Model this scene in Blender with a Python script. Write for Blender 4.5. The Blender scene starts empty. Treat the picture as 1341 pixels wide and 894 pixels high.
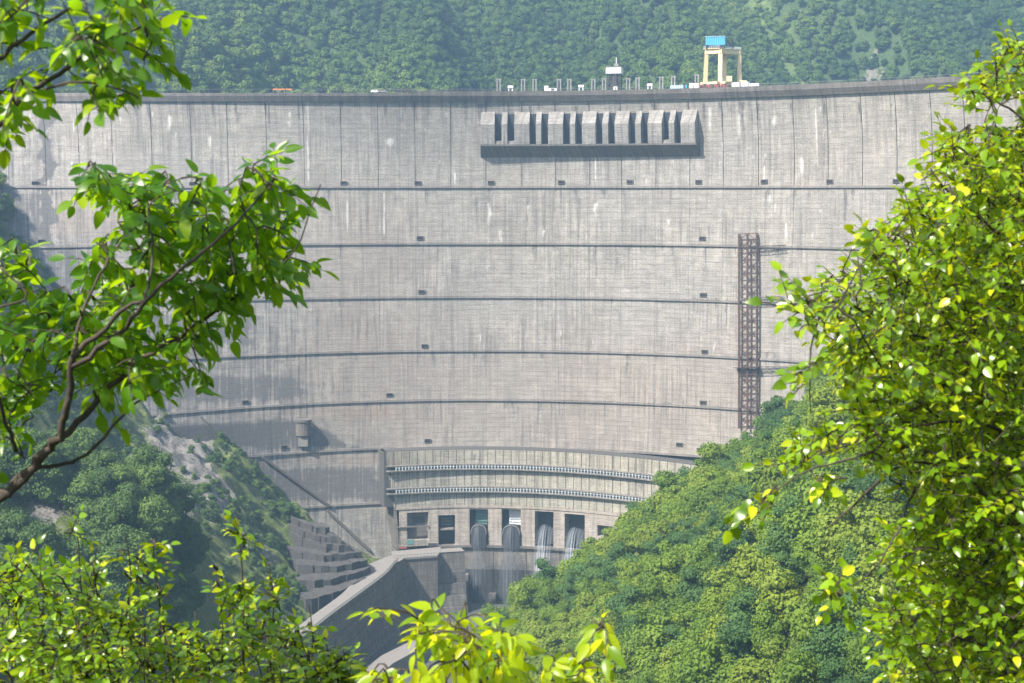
import bpy, math, random
import numpy as np
from mathutils import Vector, Matrix
R = math.radians
random.seed(7); rng = np.random.default_rng(7)
sc = bpy.context.scene
col = sc.collection

# ------------------------------------------------------------------ camera
F = 2100.0                       # focal length in pixels of the 1341 px wide photograph
CX, CY, HOR = 670.5, 447.0, 248.0
PITCH = math.atan((CY - HOR) / F)
cam = bpy.data.cameras.new('camera'); co = bpy.data.objects.new('camera', cam); col.objects.link(co)
co.location = (0, 0, 0); co.rotation_euler = (R(90) - PITCH, 0, 0)
cam.sensor_width = 36; cam.lens = F / 1341 * 36; cam.clip_start = .1; cam.clip_end = 9000
cam.dof.use_dof = True; cam.dof.focus_distance = 780; cam.dof.aperture_fstop = 10
sc.camera = co
# ------------------------------------------------------------------ light
SUN_EL, SUN_AZ = 49, -52         # azimuth: where the sun stands, degrees from straight behind the camera, negative = to the left
w = bpy.data.worlds.new('World'); sc.world = w; w.use_nodes = True
nt = w.node_tree; bg = nt.nodes['Background']; sk = nt.nodes.new('ShaderNodeTexSky')
sk.sky_type = 'NISHITA'; sk.sun_disc = False; sk.sun_elevation = R(SUN_EL)
sd = Vector((math.sin(R(SUN_AZ)) * math.cos(R(SUN_EL)), -math.cos(R(SUN_AZ)) * math.cos(R(SUN_EL)), math.sin(R(SUN_EL))))
sk.sun_rotation = math.atan2(sd.x, sd.y)
sk.dust_density = 2.0
nt.links.new(sk.outputs[0], bg.inputs[0]); bg.inputs[1].default_value = .13
sl = bpy.data.lights.new('sun', 'SUN'); so = bpy.data.objects.new('sun', sl); col.objects.link(so)
sl.energy = 5.0; sl.angle = R(2); sl.color = (1, .92, .80)
so.rotation_euler = sd.to_track_quat('Z', 'Y').to_euler()
sc.view_settings.view_transform = 'Standard'; sc.view_settings.look = 'None'
sc.view_settings.exposure = 1.04; sc.view_settings.gamma = 1
sc.cycles.use_denoising = True
sc.cycles.max_bounces = 7; sc.cycles.diffuse_bounces = 3; sc.cycles.glossy_bounces = 2
sc.cycles.transmission_bounces = 4; sc.cycles.transparent_max_bounces = 12; sc.cycles.volume_bounces = 1
sc.cycles.sample_clamp_indirect = 6

# ------------------------------------------------------------------ projection helpers (pixel of the photograph -> place)
cp, sp = math.cos(PITCH), math.sin(PITCH)
def ray(px, py):
    v = (CY - py) / F
    return (px - CX) / F, cp + v * sp, -sp + v * cp
def at(px, py, Y):
    r = ray(px, py); t = Y / r[1]
    return Vector((r[0] * t, Y, r[2] * t))
def atz(px, py, Z):
    r = ray(px, py); t = Z / r[2]
    return Vector((r[0] * t, r[1] * t, Z))
def proj(x, y, z):
    f = y * cp - z * sp; u = y * sp + z * cp
    return CX + F * x / f, CY - F * u / f

# ------------------------------------------------------------------ noise
_T = np.random.default_rng(3).random((256, 256))
def vn(x, y):
    x = np.asarray(x, float); y = np.asarray(y, float)
    xi = np.floor(x).astype(int); yi = np.floor(y).astype(int); fx = x - xi; fy = y - yi
    fx = fx * fx * (3 - 2 * fx); fy = fy * fy * (3 - 2 * fy)
    g = lambda a, b: _T[a & 255, b & 255]
    return (g(xi, yi) * (1 - fx) + g(xi + 1, yi) * fx) * (1 - fy) + (g(xi, yi + 1) * (1 - fx) + g(xi + 1, yi + 1) * fx) * fy
def fbm(x, y, o=4):
    s = 0; a = .5; t = 0
    for i in range(o):
        s = s + a * vn(x * 2 ** i + 17 * i, y * 2 ** i + 5 * i); t += a; a *= .5
    return s / t

# ------------------------------------------------------------------ objects
def tag(o, label=None, cat=None, group=None, kind=None):
    if label: o['label'] = label
    if cat: o['category'] = cat
    if group: o['group'] = group
    if kind: o['kind'] = kind
    return o
def empty(name, loc, label, cat, group=None, rz=0):
    o = bpy.data.objects.new(name, None); col.objects.link(o); o.location = loc; o.rotation_euler = (0, 0, rz)
    o.empty_display_size = .5
    return tag(o, label, cat, group)
def mesh(name, V, Fc, mat, parent=None, smooth=False, uv=None, att=None):
    me = bpy.data.meshes.new(name); me.from_pydata([tuple(v) for v in V], [], [tuple(int(i) for i in f) for f in Fc]); me.update()
    if mat: me.materials.append(mat)
    o = bpy.data.objects.new(name, me); col.objects.link(o)
    if parent is not None: o.parent = parent
    if smooth: me.polygons.foreach_set('use_smooth', [True] * len(me.polygons))
    if uv is not None:
        l = me.uv_layers.new(name='UVMap'); li = np.empty(len(me.loops), int); me.loops.foreach_get('vertex_index', li)
        l.data.foreach_set('uv', np.asarray(uv, float)[li].ravel())
    if att is not None:
        a = me.color_attributes.new('stain_shade', 'FLOAT_COLOR', 'POINT')
        c = np.ones((len(V), 4)); c[:, :att.shape[1]] = att; a.data.foreach_set('color', c.ravel())
    return o
def link_copy(o, parent=None, name=None):
    c = o.copy(); col.objects.link(c)
    if parent is not None: c.parent = parent
    return c
class MB:
    """collects boxes and tubes for one mesh"""
    def __init__(s): s.V = []; s.F = []
    def add(s, V, Fc):
        n = len(s.V); s.V += [tuple(v) for v in V]; s.F += [tuple(i + n for i in f) for f in Fc]; return s
    def box(s, c, d, rz=0, M=None):
        hx, hy, hz = d[0] / 2, d[1] / 2, d[2] / 2; ca, sa = math.cos(rz), math.sin(rz); V = []
        for z in (-hz, hz):
            for x, y in ((-hx, -hy), (hx, -hy), (hx, hy), (-hx, hy)):
                V.append((c[0] + x * ca - y * sa, c[1] + x * sa + y * ca, c[2] + z))
        return s.add(V, [(3, 2, 1, 0), (4, 5, 6, 7), (0, 1, 5, 4), (1, 2, 6, 5), (2, 3, 7, 6), (3, 0, 4, 7)])
    def bar(s, a, b, w, h=None):
        a = Vector(a); b = Vector(b); d = (b - a).normalized(); h = h or w
        u = d.cross(Vector((0, 0, 1))); u = u.normalized() if u.length > 1e-3 else Vector((1, 0, 0)); v = u.cross(d)
        V = [p + u * i * w / 2 + v * j * h / 2 for p in (a, b) for i, j in ((-1, -1), (1, -1), (1, 1), (-1, 1))]
        return s.add(V, [(3, 2, 1, 0), (4, 5, 6, 7), (0, 1, 5, 4), (1, 2, 6, 5), (2, 3, 7, 6), (3, 0, 4, 7)])
    def tube(s, pts, rad, n=6):
        pts = [Vector(p) for p in pts]; V = []; Fc = []; u = None
        for i, p in enumerate(pts):
            d = (pts[min(i + 1, len(pts) - 1)] - pts[max(i - 1, 0)]).normalized()
            if u is None: u = d.orthogonal().normalized()
            else:
                u = u - d * u.dot(d); u = u.normalized() if u.length > 1e-5 else d.orthogonal().normalized()
            v = d.cross(u); r = rad[i] if hasattr(rad, '__len__') else rad
            for k in range(n):
                a = 2 * math.pi * k / n; V.append(p + (u * math.cos(a) + v * math.sin(a)) * r)
        for i in range(len(pts) - 1):
            for k in range(n):
                a, b = i * n + k, i * n + (k + 1) % n; Fc.append((a, b, b + n, a + n))
        m = (len(pts) - 1) * n
        Fc.append(tuple(range(n))[::-1]); Fc.append(tuple(range(m, m + n)))
        return s.add(V, Fc)
    def build(s, name, mat, parent=None, smooth=False): return mesh(name, s.V, s.F, mat, parent, smooth)

# ------------------------------------------------------------------ materials
class NT:
    def __init__(s, name):
        s.m = bpy.data.materials.new(name); s.m.use_nodes = True; s.t = s.m.node_tree
        s.b = s.t.nodes['Principled BSDF']; s.out = s.t.nodes['Material Output']
    def n(s, ty, **k):
        x = s.t.nodes.new(ty)
        for a, v in k.items():
            if a in ('op',): x.operation = v
            elif isinstance(a, str) and hasattr(x, a): setattr(x, a, v)
        return x
    def L(s, a, b): s.t.links.new(a, b)
    def val(s, sock, v):
        if isinstance(v, bpy.types.NodeSocket): s.L(v, sock)
        else:
            if hasattr(sock.default_value, '__len__') and not hasattr(v, '__len__'): v = (v, v, v, 1)
            if hasattr(v, '__len__') and len(v) == 3 and len(sock.default_value) == 4: v = (*v, 1)
            sock.default_value = v
    def math(s, op, a, b=0.0, c=None, clamp=False):
        x = s.t.nodes.new('ShaderNodeMath'); x.operation = op; x.use_clamp = clamp
        s.val(x.inputs[0], a); s.val(x.inputs[1], b)
        if c is not None: s.val(x.inputs[2], c)
        return x.outputs[0]
    def mix(s, f, a, b, mode='MIX'):
        x = s.t.nodes.new('ShaderNodeMix'); x.data_type = 'RGBA'; x.blend_type = mode
        s.val(x.inputs[0], f); s.val(x.inputs[6], a); s.val(x.inputs[7], b); return x.outputs[2]
    def mapr(s, v, a, b, c=0., d=1.):
        x = s.t.nodes.new('ShaderNodeMapRange'); s.val(x.inputs[0], v)
        for i, q in enumerate((a, b, c, d)): x.inputs[i + 1].default_value = q
        return x.outputs[0]
    def noise(s, vec, scale, detail=4, rough=.55, out=0):
        x = s.t.nodes.new('ShaderNodeTexNoise'); x.inputs['Scale'].default_value = scale
        x.inputs['Detail'].default_value = detail; x.inputs['Roughness'].default_value = rough
        if vec is not None: s.L(vec, x.inputs['Vector'])
        return x.outputs[out]
    def mapping(s, vec, scale, loc=(0, 0, 0)):
        x = s.t.nodes.new('ShaderNodeMapping'); s.L(vec, x.inputs[0]); x.inputs['Scale'].default_value = scale
        x.inputs['Location'].default_value = loc; return x.outputs[0]
    def tc(s, o): return s.t.nodes.new('ShaderNodeTexCoord').outputs[o]
    def bump(s, h, strength, dist):
        x = s.t.nodes.new('ShaderNodeBump'); x.inputs['Strength'].default_value = strength; x.inputs['Distance'].default_value = dist
        s.L(h, x.inputs['Height']); s.L(x.outputs[0], s.b.inputs['Normal'])

def concrete(name, base, stained=True, streak=1.0, lift=1.0, warm=(.30, .235, .195)):
    """weathered cast concrete; UVs are metres along the wall and metres of height"""
    N = NT(name); b = N.b
    uv = N.tc('UV'); sx = N.t.nodes.new('ShaderNodeSeparateXYZ'); N.L(uv, sx.inputs[0]); U, Vv = sx.outputs[0], sx.outputs[1]
    big = N.noise(N.mapping(uv, (.03, .05, 1)), 1, 5)
    mid = N.noise(N.mapping(uv, (.22, .28, 1)), 1, 5, .65)
    st = N.noise(N.mapping(uv, (.85, .035, 1)), 1, 4, .6)
    st2 = N.noise(N.mapping(uv, (.45, .02, 1), (7, 3, 0)), 1, 3, .6)
    fine = N.noise(N.mapping(uv, (2.2, 1.4, 1), (2, 6, 0)), 1, 3, .8)
    hz = N.noise(N.mapping(uv, (.06, 1.9, 1), (3, 9, 0)), 1, 3, .7)
    oi = N.t.nodes.new('ShaderNodeObjectInfo')
    c = N.mix(N.mapr(big, .35, .65), tuple(q * .84 for q in base), tuple(min(1, q * 1.15) for q in base))
    rv = N.mapr(oi.outputs['Random'], 0, 1, .85, 1.10)
    cm = N.t.nodes.new('ShaderNodeVectorMath'); cm.operation = 'SCALE'; N.L(c, cm.inputs[0]); N.L(rv, cm.inputs[3]); c = cm.outputs[0]
    grey = N.noise(N.mapping(uv, (.012, .02, 1), (5, 5, 0)), 1, 3)
    c = N.mix(N.mapr(grey, .42, .62, 0, .55), c, (base[0] * .86, base[0] * .85, base[0] * .87))
    c = N.mix(N.mapr(mid, .44, .66, 0, .66), c, tuple(q * .50 for q in base))
    blot = N.noise(N.mapping(uv, (.075, .10, 1), (8, 1, 0)), 1, 6, .7); c = N.mix(N.mapr(blot, .46, .66, 0, .55), c, (base[0] * .55, base[1] * .55, base[2] * .57)); c = N.mix(N.mapr(blot, .46, .32, 0, .4), c, tuple(min(1, q * 1.22) for q in base))
    c = N.mix(N.mapr(mid, .46, .28, 0, .40), c, tuple(min(1, q * 1.35) for q in base))
    pm = N.noise(N.mapping(uv, (.028, .035, 1), (21, 4, 0)), 1, 3, .6); pv = N.mapr(pm, .42, .58, .15, 1.); ph = N.mapr(pm, .40, .60, 1., .12)
    c = N.mix(N.math('MULTIPLY', N.mapr(st, .46, .66, 0, .78 * streak), pv), c, (.10, .094, .090))
    c = N.mix(N.mapr(st, .42, .28, 0, .28 * streak), c, tuple(min(1, q * 1.5) for q in base))
    c = N.mix(N.mapr(st2, .52, .68, 0, .68 * streak), c, (.12, .112, .106))
    c = N.mix(N.math('MULTIPLY', N.mapr(hz, .46, .68, 0, .66), ph), c, tuple(q * .48 for q in base)); c = N.mix(N.mapr(hz, .46, .30, 0, .35), c, tuple(min(1, q * 1.35) for q in base))
    c = N.mix(N.mapr(fine, .35, .7, 0, .62), c, tuple(q * .42 for q in base)); c = N.mix(N.mapr(fine, .50, .26, 0, .5), c, tuple(min(1, q * 1.6) for q in base))
    # lift lines of the formwork, about two metres apart, broken up
    wob = N.math('MULTIPLY', N.math('SUBTRACT', N.noise(N.mapping(uv, (.02, .02, 1)), 1, 2), .5), 3.0)
    fr = N.math('FRACT', N.math('MULTIPLY', N.math('ADD', Vv, wob), 1 / 2.3)); line = N.math('LESS_THAN', fr, .15)
    ln = N.math('MULTIPLY', N.math('MULTIPLY', line, ph), N.mapr(N.noise(N.mapping(uv, (.16, .5, 1), (1, 5, 0)), 1, 4, .7), .46, .62, 0, .42 * lift))
    c = N.mix(ln, c, tuple(q * .34 for q in base))
    # shutter joints, only here and there
    fu = N.math('FRACT', N.math('MULTIPLY', U, 1 / 3.1)); lu = N.math('LESS_THAN', fu, .08)
    c = N.mix(N.math('MULTIPLY', lu, N.mapr(N.noise(N.mapping(uv, (.3, .12, 1), (4, 1, 0)), 1, 3), .48, .62, 0, .10 * lift)), c, tuple(q * .42 for q in base))
    # white lime runs
    wr = N.noise(N.mapping(uv, (.9, .09, 1), (11, 2, 0)), 1, 5, .75)
    c = N.mix(N.mapr(wr, .655, .74, 0, .55), c, (.62, .60, .57))
    if stained:  # vertex mask: damp with painted shade, warm tint, lime
        a = N.t.nodes.new('ShaderNodeVertexColor'); a.layer_name = 'stain_shade'
        s3 = N.t.nodes.new('ShaderNodeSeparateColor'); N.L(a.outputs[0], s3.inputs[0])
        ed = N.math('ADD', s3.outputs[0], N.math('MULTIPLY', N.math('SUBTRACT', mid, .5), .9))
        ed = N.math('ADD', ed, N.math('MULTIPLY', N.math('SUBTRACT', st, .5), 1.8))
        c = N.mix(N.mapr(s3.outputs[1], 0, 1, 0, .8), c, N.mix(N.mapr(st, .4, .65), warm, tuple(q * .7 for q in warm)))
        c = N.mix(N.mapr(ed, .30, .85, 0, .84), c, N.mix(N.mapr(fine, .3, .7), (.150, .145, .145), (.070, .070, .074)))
        we = N.math('ADD', s3.outputs[2], N.math('MULTIPLY', N.math('SUBTRACT', wr, .5), 1.6))
        c = N.mix(N.mapr(we, .40, .95, 0, .72), c, (.60, .59, .57))
    N.L(c, b.inputs['Base Color']); b.inputs['Roughness'].default_value = .93; b.inputs['Specular IOR Level'].default_value = .2
    h = N.math('ADD', N.math('MULTIPLY', mid, .35), N.math('MULTIPLY', line, -.5))
    h = N.math('ADD', h, N.math('MULTIPLY', N.noise(N.mapping(uv, (1.6, 1.6, 1)), 1, 4), .3))
    N.bump(h, .7, .35)
    return N.m
def plain(name, c, rough=.7, metal=0, var=.25, scale=1.5, dirt=(.08, .075, .07)):
    N = NT(name); o = N.tc('Object'); k = N.noise(o, scale, 5, .6)
    c2 = N.mix(N.mapr(k, .4, .75, 0, var * 1.6), c, dirt); N.L(c2, N.b.inputs['Base Color'])
    N.b.inputs['Roughness'].default_value = rough; N.b.inputs['Metallic'].default_value = metal
    N.bump(k, .2, .05); return N.m
def leafmat(name, dark, light, yellow, trans, gloss=.45, mixt=.5, var_scale=None, rough=.4):
    N = NT(name); oi = N.t.nodes.new('ShaderNodeObjectInfo'); g = N.t.nodes.new('ShaderNodeNewGeometry')
    pos = g.outputs['Position']
    f = N.math('FRACT', N.math('ADD', oi.outputs['Random'], N.math('MULTIPLY', g.outputs['Random Per Island'], .73)))
    if var_scale:                                    # crowns: one tone for each tree, drifting with the slope, small change per leaf clump
        f = N.math('ADD', N.math('MULTIPLY', oi.outputs['Random'], .45), N.math('MULTIPLY', N.mapr(N.noise(pos, var_scale, 2), .36, .64), .42))
        f = N.math('ADD', f, N.math('MULTIPLY', g.outputs['Random Per Island'], .25))
    c = N.mix(N.mapr(f, .0, .8), dark, light)
    c = N.mix(N.mapr(f, .78, 1.0), c, yellow)
    b = N.b; N.L(c, b.inputs['Base Color']); b.inputs['Roughness'].default_value = rough; b.inputs['Specular IOR Level'].default_value = gloss
    tr = N.t.nodes.new('ShaderNodeBsdfTranslucent')
    N.L(N.mix(N.mapr(f, .2, 1.0), trans, tuple(min(1, q * w_) for q, w_ in zip(trans, (1.5, 1.12, .8)))), tr.inputs[0])
    mx = N.t.nodes.new('ShaderNodeMixShader'); mx.inputs[0].default_value = mixt
    N.L(b.outputs[0], mx.inputs[1]); N.L(tr.outputs[0], mx.inputs[2]); N.L(mx.outputs[0], N.out.inputs[0])
    return N.m
CON = (.382, .356, .322)
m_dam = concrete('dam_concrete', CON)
m_core = plain('joint_concrete', (.075, .073, .072), .95)
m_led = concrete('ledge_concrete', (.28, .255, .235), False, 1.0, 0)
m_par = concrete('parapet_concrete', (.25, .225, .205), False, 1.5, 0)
m_pan = concrete('panel_concrete', (.43, .41, .34), True, 1.3, .0)
m_pier = concrete('pier_concrete', (.35, .33, .305), True, 1.3, .7)
m_spil = concrete('spillway_concrete', (.46, .40, .345), True, .9, .5)
m_wall = concrete('old_wall_concrete', (.20, .18, .162), True, 1.5, .6)
m_ret = concrete('retaining_concrete', (.22, .205, .185), True, 1.6, .5)
m_stone = concrete('terrace_stone', (.095, .092, .09), False, 1.2, .9)
m_road = plain('road_concrete', (.215, .20, .19), .9, var=.15, scale=.3)
m_dark = plain('dark_opening', (.030, .036, .048), .8)
m_black = plain('deep_opening', (.012, .013, .016), .9)
m_rail = plain('pale_metal', (.66, .72, .76), .5, .3)
m_railg = plain('green_metal', (.07, .13, .11), .6, .1)
m_rust = plain('rusty_steel', (.060, .034, .030), .8, .2, .5, .8, (.16, .07, .045))
m_steel = plain('dark_steel', (.055, .052, .06), .6, .3)
m_cream = plain('cream_paint', (.84, .70, .42), .5, 0, .15, 1)
m_blue = plain('blue_paint', (.03, .36, .58), .5, 0, .12, .8)
m_blue2 = plain('pale_blue_paint', (.35, .52, .66), .5, 0, .12, .8)
m_white = plain('white_paint', (.80, .80, .80), .6, 0, .15, .7)
m_red = plain('red_paint', (.34, .075, .07), .6, 0, .3, 1)
m_orange = plain('orange_paint', (.85, .25, .03), .6, 0, .2, 1)
m_teal = plain('teal_paint', (.10, .27, .25), .6, .1, .4, .6)
m_post = plain('post_paint', (.27, .265, .27), .7, 0, .4, 1.2)
m_bark = plain('bark', (.034, .026, .020), .85, 0, .5, 18, (.09, .07, .055))
m_trunk = plain('forest_bark', (.06, .05, .04), .9)
m_crown = leafmat('forest_leaf', (.038, .092, .009), (.145, .225, .014), (.19, .255, .018), (.13, .26, .025), .3, .22, .012, .6)
m_crown2 = leafmat('yellow_forest_leaf', (.080, .130, .010), (.185, .250, .018), (.19, .26, .03), (.18, .31, .03), .3, .22, .012, .6)
m_crown3 = leafmat('dark_forest_leaf', (.028, .075, .018), (.070, .145, .030), (.10, .18, .035), (.09, .19, .03), .3, .2, .012, .6)
m_crownL = leafmat('left_bank_leaf', (.026, .066, .014), (.080, .145, .024), (.12, .18, .03), (.12, .20, .03), .3, .22, .012, .6)
m_far = leafmat('far_forest_leaf', (.016, .050, .012), (.105, .175, .024), (.165, .225, .035), (.13, .20, .03), .25, .2, .006, .7)
m_leafL = leafmat('left_tree_leaf', (.018, .070, .004), (.070, .18, .006), (.28, .38, .008), (.34, .62, .008), .4, .44, None, .34)
m_leafR = leafmat('bush_leaf', (.035, .095, .004), (.19, .33, .006), (.56, .57, .012), (.50, .68, .008), .55, .33, None, .28)
m_leafD = leafmat('shrub_front_leaf', (.025, .080, .006), (.17, .31, .008), (.50, .54, .012), (.48, .68, .010), .5, .35, None, .30)
m_leafE = leafmat('sprig_leaf', (.10, .22, .008), (.34, .46, .010), (.60, .58, .015), (.74, .88, .010), .5, .55, None, .34)

# ------------------------------------------------------------------ terrain
LX = [-900, -500, -300, -226, -166, -131, -96, -68, -40]
LZ = [420, 210, 60, -28, -103, -125, -162, -178, -181]
def road_edge(y): return np.interp(y, [560, 620, 660, 700, 716, 728, 745], [-96, -79, -68, -60, -55, -44, -30])
def smax(a, b, k=6.): return np.log(np.exp((a - np.maximum(a, b)) / k) + np.exp((b - np.maximum(a, b)) / k)) * k + np.maximum(a, b) - 0
def H(x, y):
    x = np.asarray(x, float); y = np.asarray(y, float)
    n = fbm(x / 60 + 9, y / 60 + 4, 4) - .5; n2 = fbm(x / 14 + 3, y / 14, 3) - .5
    near = np.where(y > 0, -1.75 - .52 * y, -1.75 - .25 * y) + .25 * np.minimum(np.abs(x), 60) * (np.abs(x) > 3) * .0
    right = -181 + .68 * (x + 3) + .28 * np.maximum(0, x - 16) + .12 * (600 - y) + n * 34 + n2 * 5
    right = right - 1.6 * np.maximum(0, -6 - x) - .9 * np.maximum(0, y - 612 - .12 * x)
    crag = (1 - np.abs(2 * fbm(x / 17 + 1, y / 17 + 8, 3) - 1)) * 9 + (1 - np.abs(2 * fbm(x / 6.3, y / 6.3 + 5, 2) - 1)) * 3.2 - 8
    right = right + 10 * np.sin((x + .35 * y) / 27.) * np.clip((x - 5) / 50, 0, 1)
    abr = np.where(y > 640, -196 + .9 * (x - 44), -400)
    left = np.interp(x, LX, LZ) - .10 * np.maximum(0, 740 - y) + n * 10 + n2 * 6 + crag * np.clip((-84 - x) / 15, 0, 1)
    left = np.where((x > -88) & (y > 640), np.minimum(left, -173), left)
    left = np.where(x > road_edge(y), -400, left)
    left = np.where((x > road_edge(y) - 22) & (x <= road_edge(y)), np.maximum(np.minimum(left, -169.6), -176), left)
    spur = -93 - 3.4 * np.maximum(0, x + 107) + .25 * np.maximum(0, -112 - x) - .5 * np.abs(y - 480) + n * 10
    h = np.full(x.shape, -199.) + n2 * 1.5
    far = y > 60
    h = np.maximum(h, near)
    for q in (right, abr, left, spur): h = np.where(far, np.maximum(h, q), h)
    t = np.clip((y - 60) / 60, 0, 1)
    return h * t + near * (1 - t)
def M(x, y):
    x = np.asarray(x, float); y = np.asarray(y, float)
    a = (fbm(x / 230 + 3, y / 700 + 1, 3) - .5) * 420 + (fbm(x / 75 + 30, y / 130 + 1, 4) - .5) * 130
    d = 80 * np.exp(-((x - (-270 + .35 * (y - 1200))) / 130) ** 2)
    g = 130 * np.exp(-((x - (250 - .2 * (y - 1200))) / 60) ** 2)
    z = 20 + .56 * (y - 1130 + a * .9 + d - g * .6)
    z = z + (1 - np.abs(2 * fbm(x / 120 + y / 420 + 7, y / 600 + 2, 3) - 1)) * 95 - 66
    sp_ = 52 + .80 * (-150 - x) - .35 * np.abs(y - 1120) + (fbm(x / 40, y / 40, 3) - .5) * 26; z = np.where(x < -120, np.maximum(z, np.minimum(sp_, 175) - 1.3 * np.maximum(0, 1040 - y)), z)
    z = np.where(z > 300, 300 + 40 * (1 - np.exp(-(z - 300) / 60)), z)
    return z
def sheet(name, xs, ys, fn, mat, attf=None):
    X, Y = np.meshgrid(xs, ys); Z = fn(X, Y); V = np.stack([X, Y, Z], -1).reshape(-1, 3); nx = len(xs)
    Fc = [(j * nx + i, j * nx + i + 1, (j + 1) * nx + i + 1, (j + 1) * nx + i) for j in range(len(ys) - 1) for i in range(nx - 1)]
    o = mesh(name, V, Fc, mat, smooth=True, att=attf(V) if attf else None); tag(o, kind='structure'); return o
def ground_mat(name, grass, grass2, rock, rock2, thresh=(.62, .85)):
    N = NT(name); g = N.t.nodes.new('ShaderNodeNewGeometry'); pos = g.outputs['Position']
    s = N.t.nodes.new('ShaderNodeSeparateXYZ'); N.L(g.outputs['Normal'], s.inputs[0])
    k = N.noise(pos, .05, 6, .65); k2 = N.noise(pos, .35, 5, .7)
    a = N.t.nodes.new('ShaderNodeVertexColor'); a.layer_name = 'stain_shade'; q = N.t.nodes.new('ShaderNodeSeparateColor'); N.L(a.outputs[0], q.inputs[0])
    gc = N.mix(N.mapr(k2, .35, .65), grass, grass2)
    rc = N.mix(N.mapr(N.noise(N.mapping(pos, (1, 1, .4)), .3, 7, .75), .38, .62), rock, rock2)
    f = N.math('ADD', q.outputs[0], N.math('MULTIPLY', N.math('SUBTRACT', k2, .5), 1.8))
    f = N.math('ADD', f, N.math('MULTIPLY', N.math('SUBTRACT', k, .5), .9))
    c = N.mix(N.mapr(f, .4, .6), gc, rc)
    c = N.mix(N.math('MULTIPLY', q.outputs[1], N.mapr(k2, .3, .6, .3, .9)), c, (.20, .27, .07))
    N.L(c, N.b.inputs['Base Color']); N.b.inputs['Roughness'].default_value = .95
    N.bump(N.noise(pos, .5, 8, .75), 1.0, 2.2); return N.m
m_ground = ground_mat('valley_ground', (.065, .105, .018), (.19, .225, .055), (.13, .12, .11), (.36, .34, .32))
m_mount = ground_mat('mountain_ground', (.035, .070, .016), (.070, .115, .026), (.16, .155, .12), (.24, .22, .18))
def ground_att(V):
    px, py = proj(V[:, 0], V[:, 1], V[:, 2]); a = np.zeros((len(V), 3)); x, y = V[:, 0], V[:, 1]
    def blob(cx, cy, rx, ry, rot=0):
        c, s = math.cos(R(rot)), math.sin(R(rot)); u = (px - cx) * c + (py - cy) * s; v = -(px - cx) * s + (py - cy) * c
        return np.exp(-((u / rx) ** 2 + (v / ry) ** 2))
    m = (x < -60) & (y > 380)
    r = .28 * blob(290, 680, 120, 110) + 1.1 * blob(235, 575, 44, 45) + .9 * blob(280, 640, 40, 15, 50) + 1.2 * blob(246, 735, 11, 55, 0) + .55 * blob(335, 715, 40, 10, 45) \
        + .9 * blob(60, 660, 34, 34) + .5 * blob(290, 780, 30, 12) + .9 * blob(100, 400, 120, 60)
    a[:, 0] = np.where(m, r, 0); return a
ys = np.concatenate([np.linspace(-60, 120, 40), np.linspace(126, 560, 110)[:-1], np.linspace(560, 640, 50)[:-1], np.linspace(640, 775, 110)[:-1], np.linspace(775, 830, 30)])
xs = np.concatenate([np.linspace(-700, -260, 40)[:-1], np.linspace(-260, -190, 36)[:-1], np.linspace(-190, -50, 128)[:-1], np.linspace(-50, 240, 146), np.linspace(246, 700, 40)])
sheet('ground', xs, ys, H, m_ground, ground_att)
def mount_att(V):
    px, py = proj(V[:, 0], V[:, 1], V[:, 2]); a = np.zeros((len(V), 3))
    c1 = np.interp(py, [0, 60, 120], [990, 1022, 1062]); a[:, 0] = .9 * np.exp(-((px - 1143) / 5) ** 2) * np.clip((py - 20) / 40, 0, 1); a[:, 1] = np.exp(-((px - c1) / 12) ** 2)
    return a
sheet('mountainside', np.linspace(-1300, 1300, 200), np.linspace(860, 2400, 130), M, m_mount, mount_att)
def water_mat(name, c, rough=.12):
    N = NT(name); N.b.inputs['Base Color'].default_value = (*c, 1); N.b.inputs['Roughness'].default_value = rough
    N.bump(N.noise(N.tc('Object'), .6, 4), .35, .3); return N.m
m_res = water_mat('reservoir_water', (.03, .09, .10)); m_pool = water_mat('pool_water', (.10, .105, .10), .2)
o = mesh('reservoir', [(-900, 800, 37), (900, 800, 37), (900, 1400, 37), (-900, 1400, 37)], [(0, 1, 2, 3)], m_res); tag(o, kind='structure')
o = mesh('pool_water', [(-75, 480, -196.6), (60, 480, -196.6), (60, 748, -196.6), (-75, 748, -196.6)], [(0, 1, 2, 3)], m_pool); tag(o, kind='structure')

# ------------------------------------------------------------------ the dam surface
ZC = 48.8
def prof(z): return 26 * np.clip((ZC - z) / 230, 0, 1.2) ** 1.6
def depth0(s, z):
    s = np.asarray(s, float); z = np.asarray(z, float); u = (s - 620) / 1000
    kl = np.interp(z, [-110, -27, 48], [.42, .2, .0]); k = np.where(u < 0, kl, .37)
    return (800 - prof(z)) / (1 + k * u * u)
FH = F * (cp + (CY - HOR) / F * sp)
def dp0(s, z, fn):
    Y = fn(s, z); return np.stack([Y * (np.asarray(s, float) - CX) / FH, Y, np.broadcast_to(z, Y.shape) * 1.0], -1)
def dpt(s, z, off=0., fn=depth0):
    """point on the downstream face; off = metres out of the face towards the valley"""
    s = np.asarray(s, float); z = np.asarray(z, float); s, z = np.broadcast_arrays(s, z)
    if fn is depth0: off = np.asarray(off, float) + 5.0 * np.clip((z - 6) / 42., 0, 1.1) ** 2
    p = dp0(s, z, fn); t = dp0(s + 2, z, fn) - dp0(s - 2, z, fn); L = np.hypot(t[..., 0], t[..., 1])
    n = np.stack([t[..., 1] / L, -t[..., 0] / L, np.zeros_like(L)], -1)
    return p + n * np.asarray(off, float)[..., None]
def S(px, py):
    r = ray(px, py); return CX + r[0] / r[1] * FH
def s_at(px, z, off=0.):
    s = float(px)
    for _ in range(6):
        q = dpt(s, float(z), off); s += px - float(proj(q[0], q[1], q[2])[0])
    return s
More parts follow.
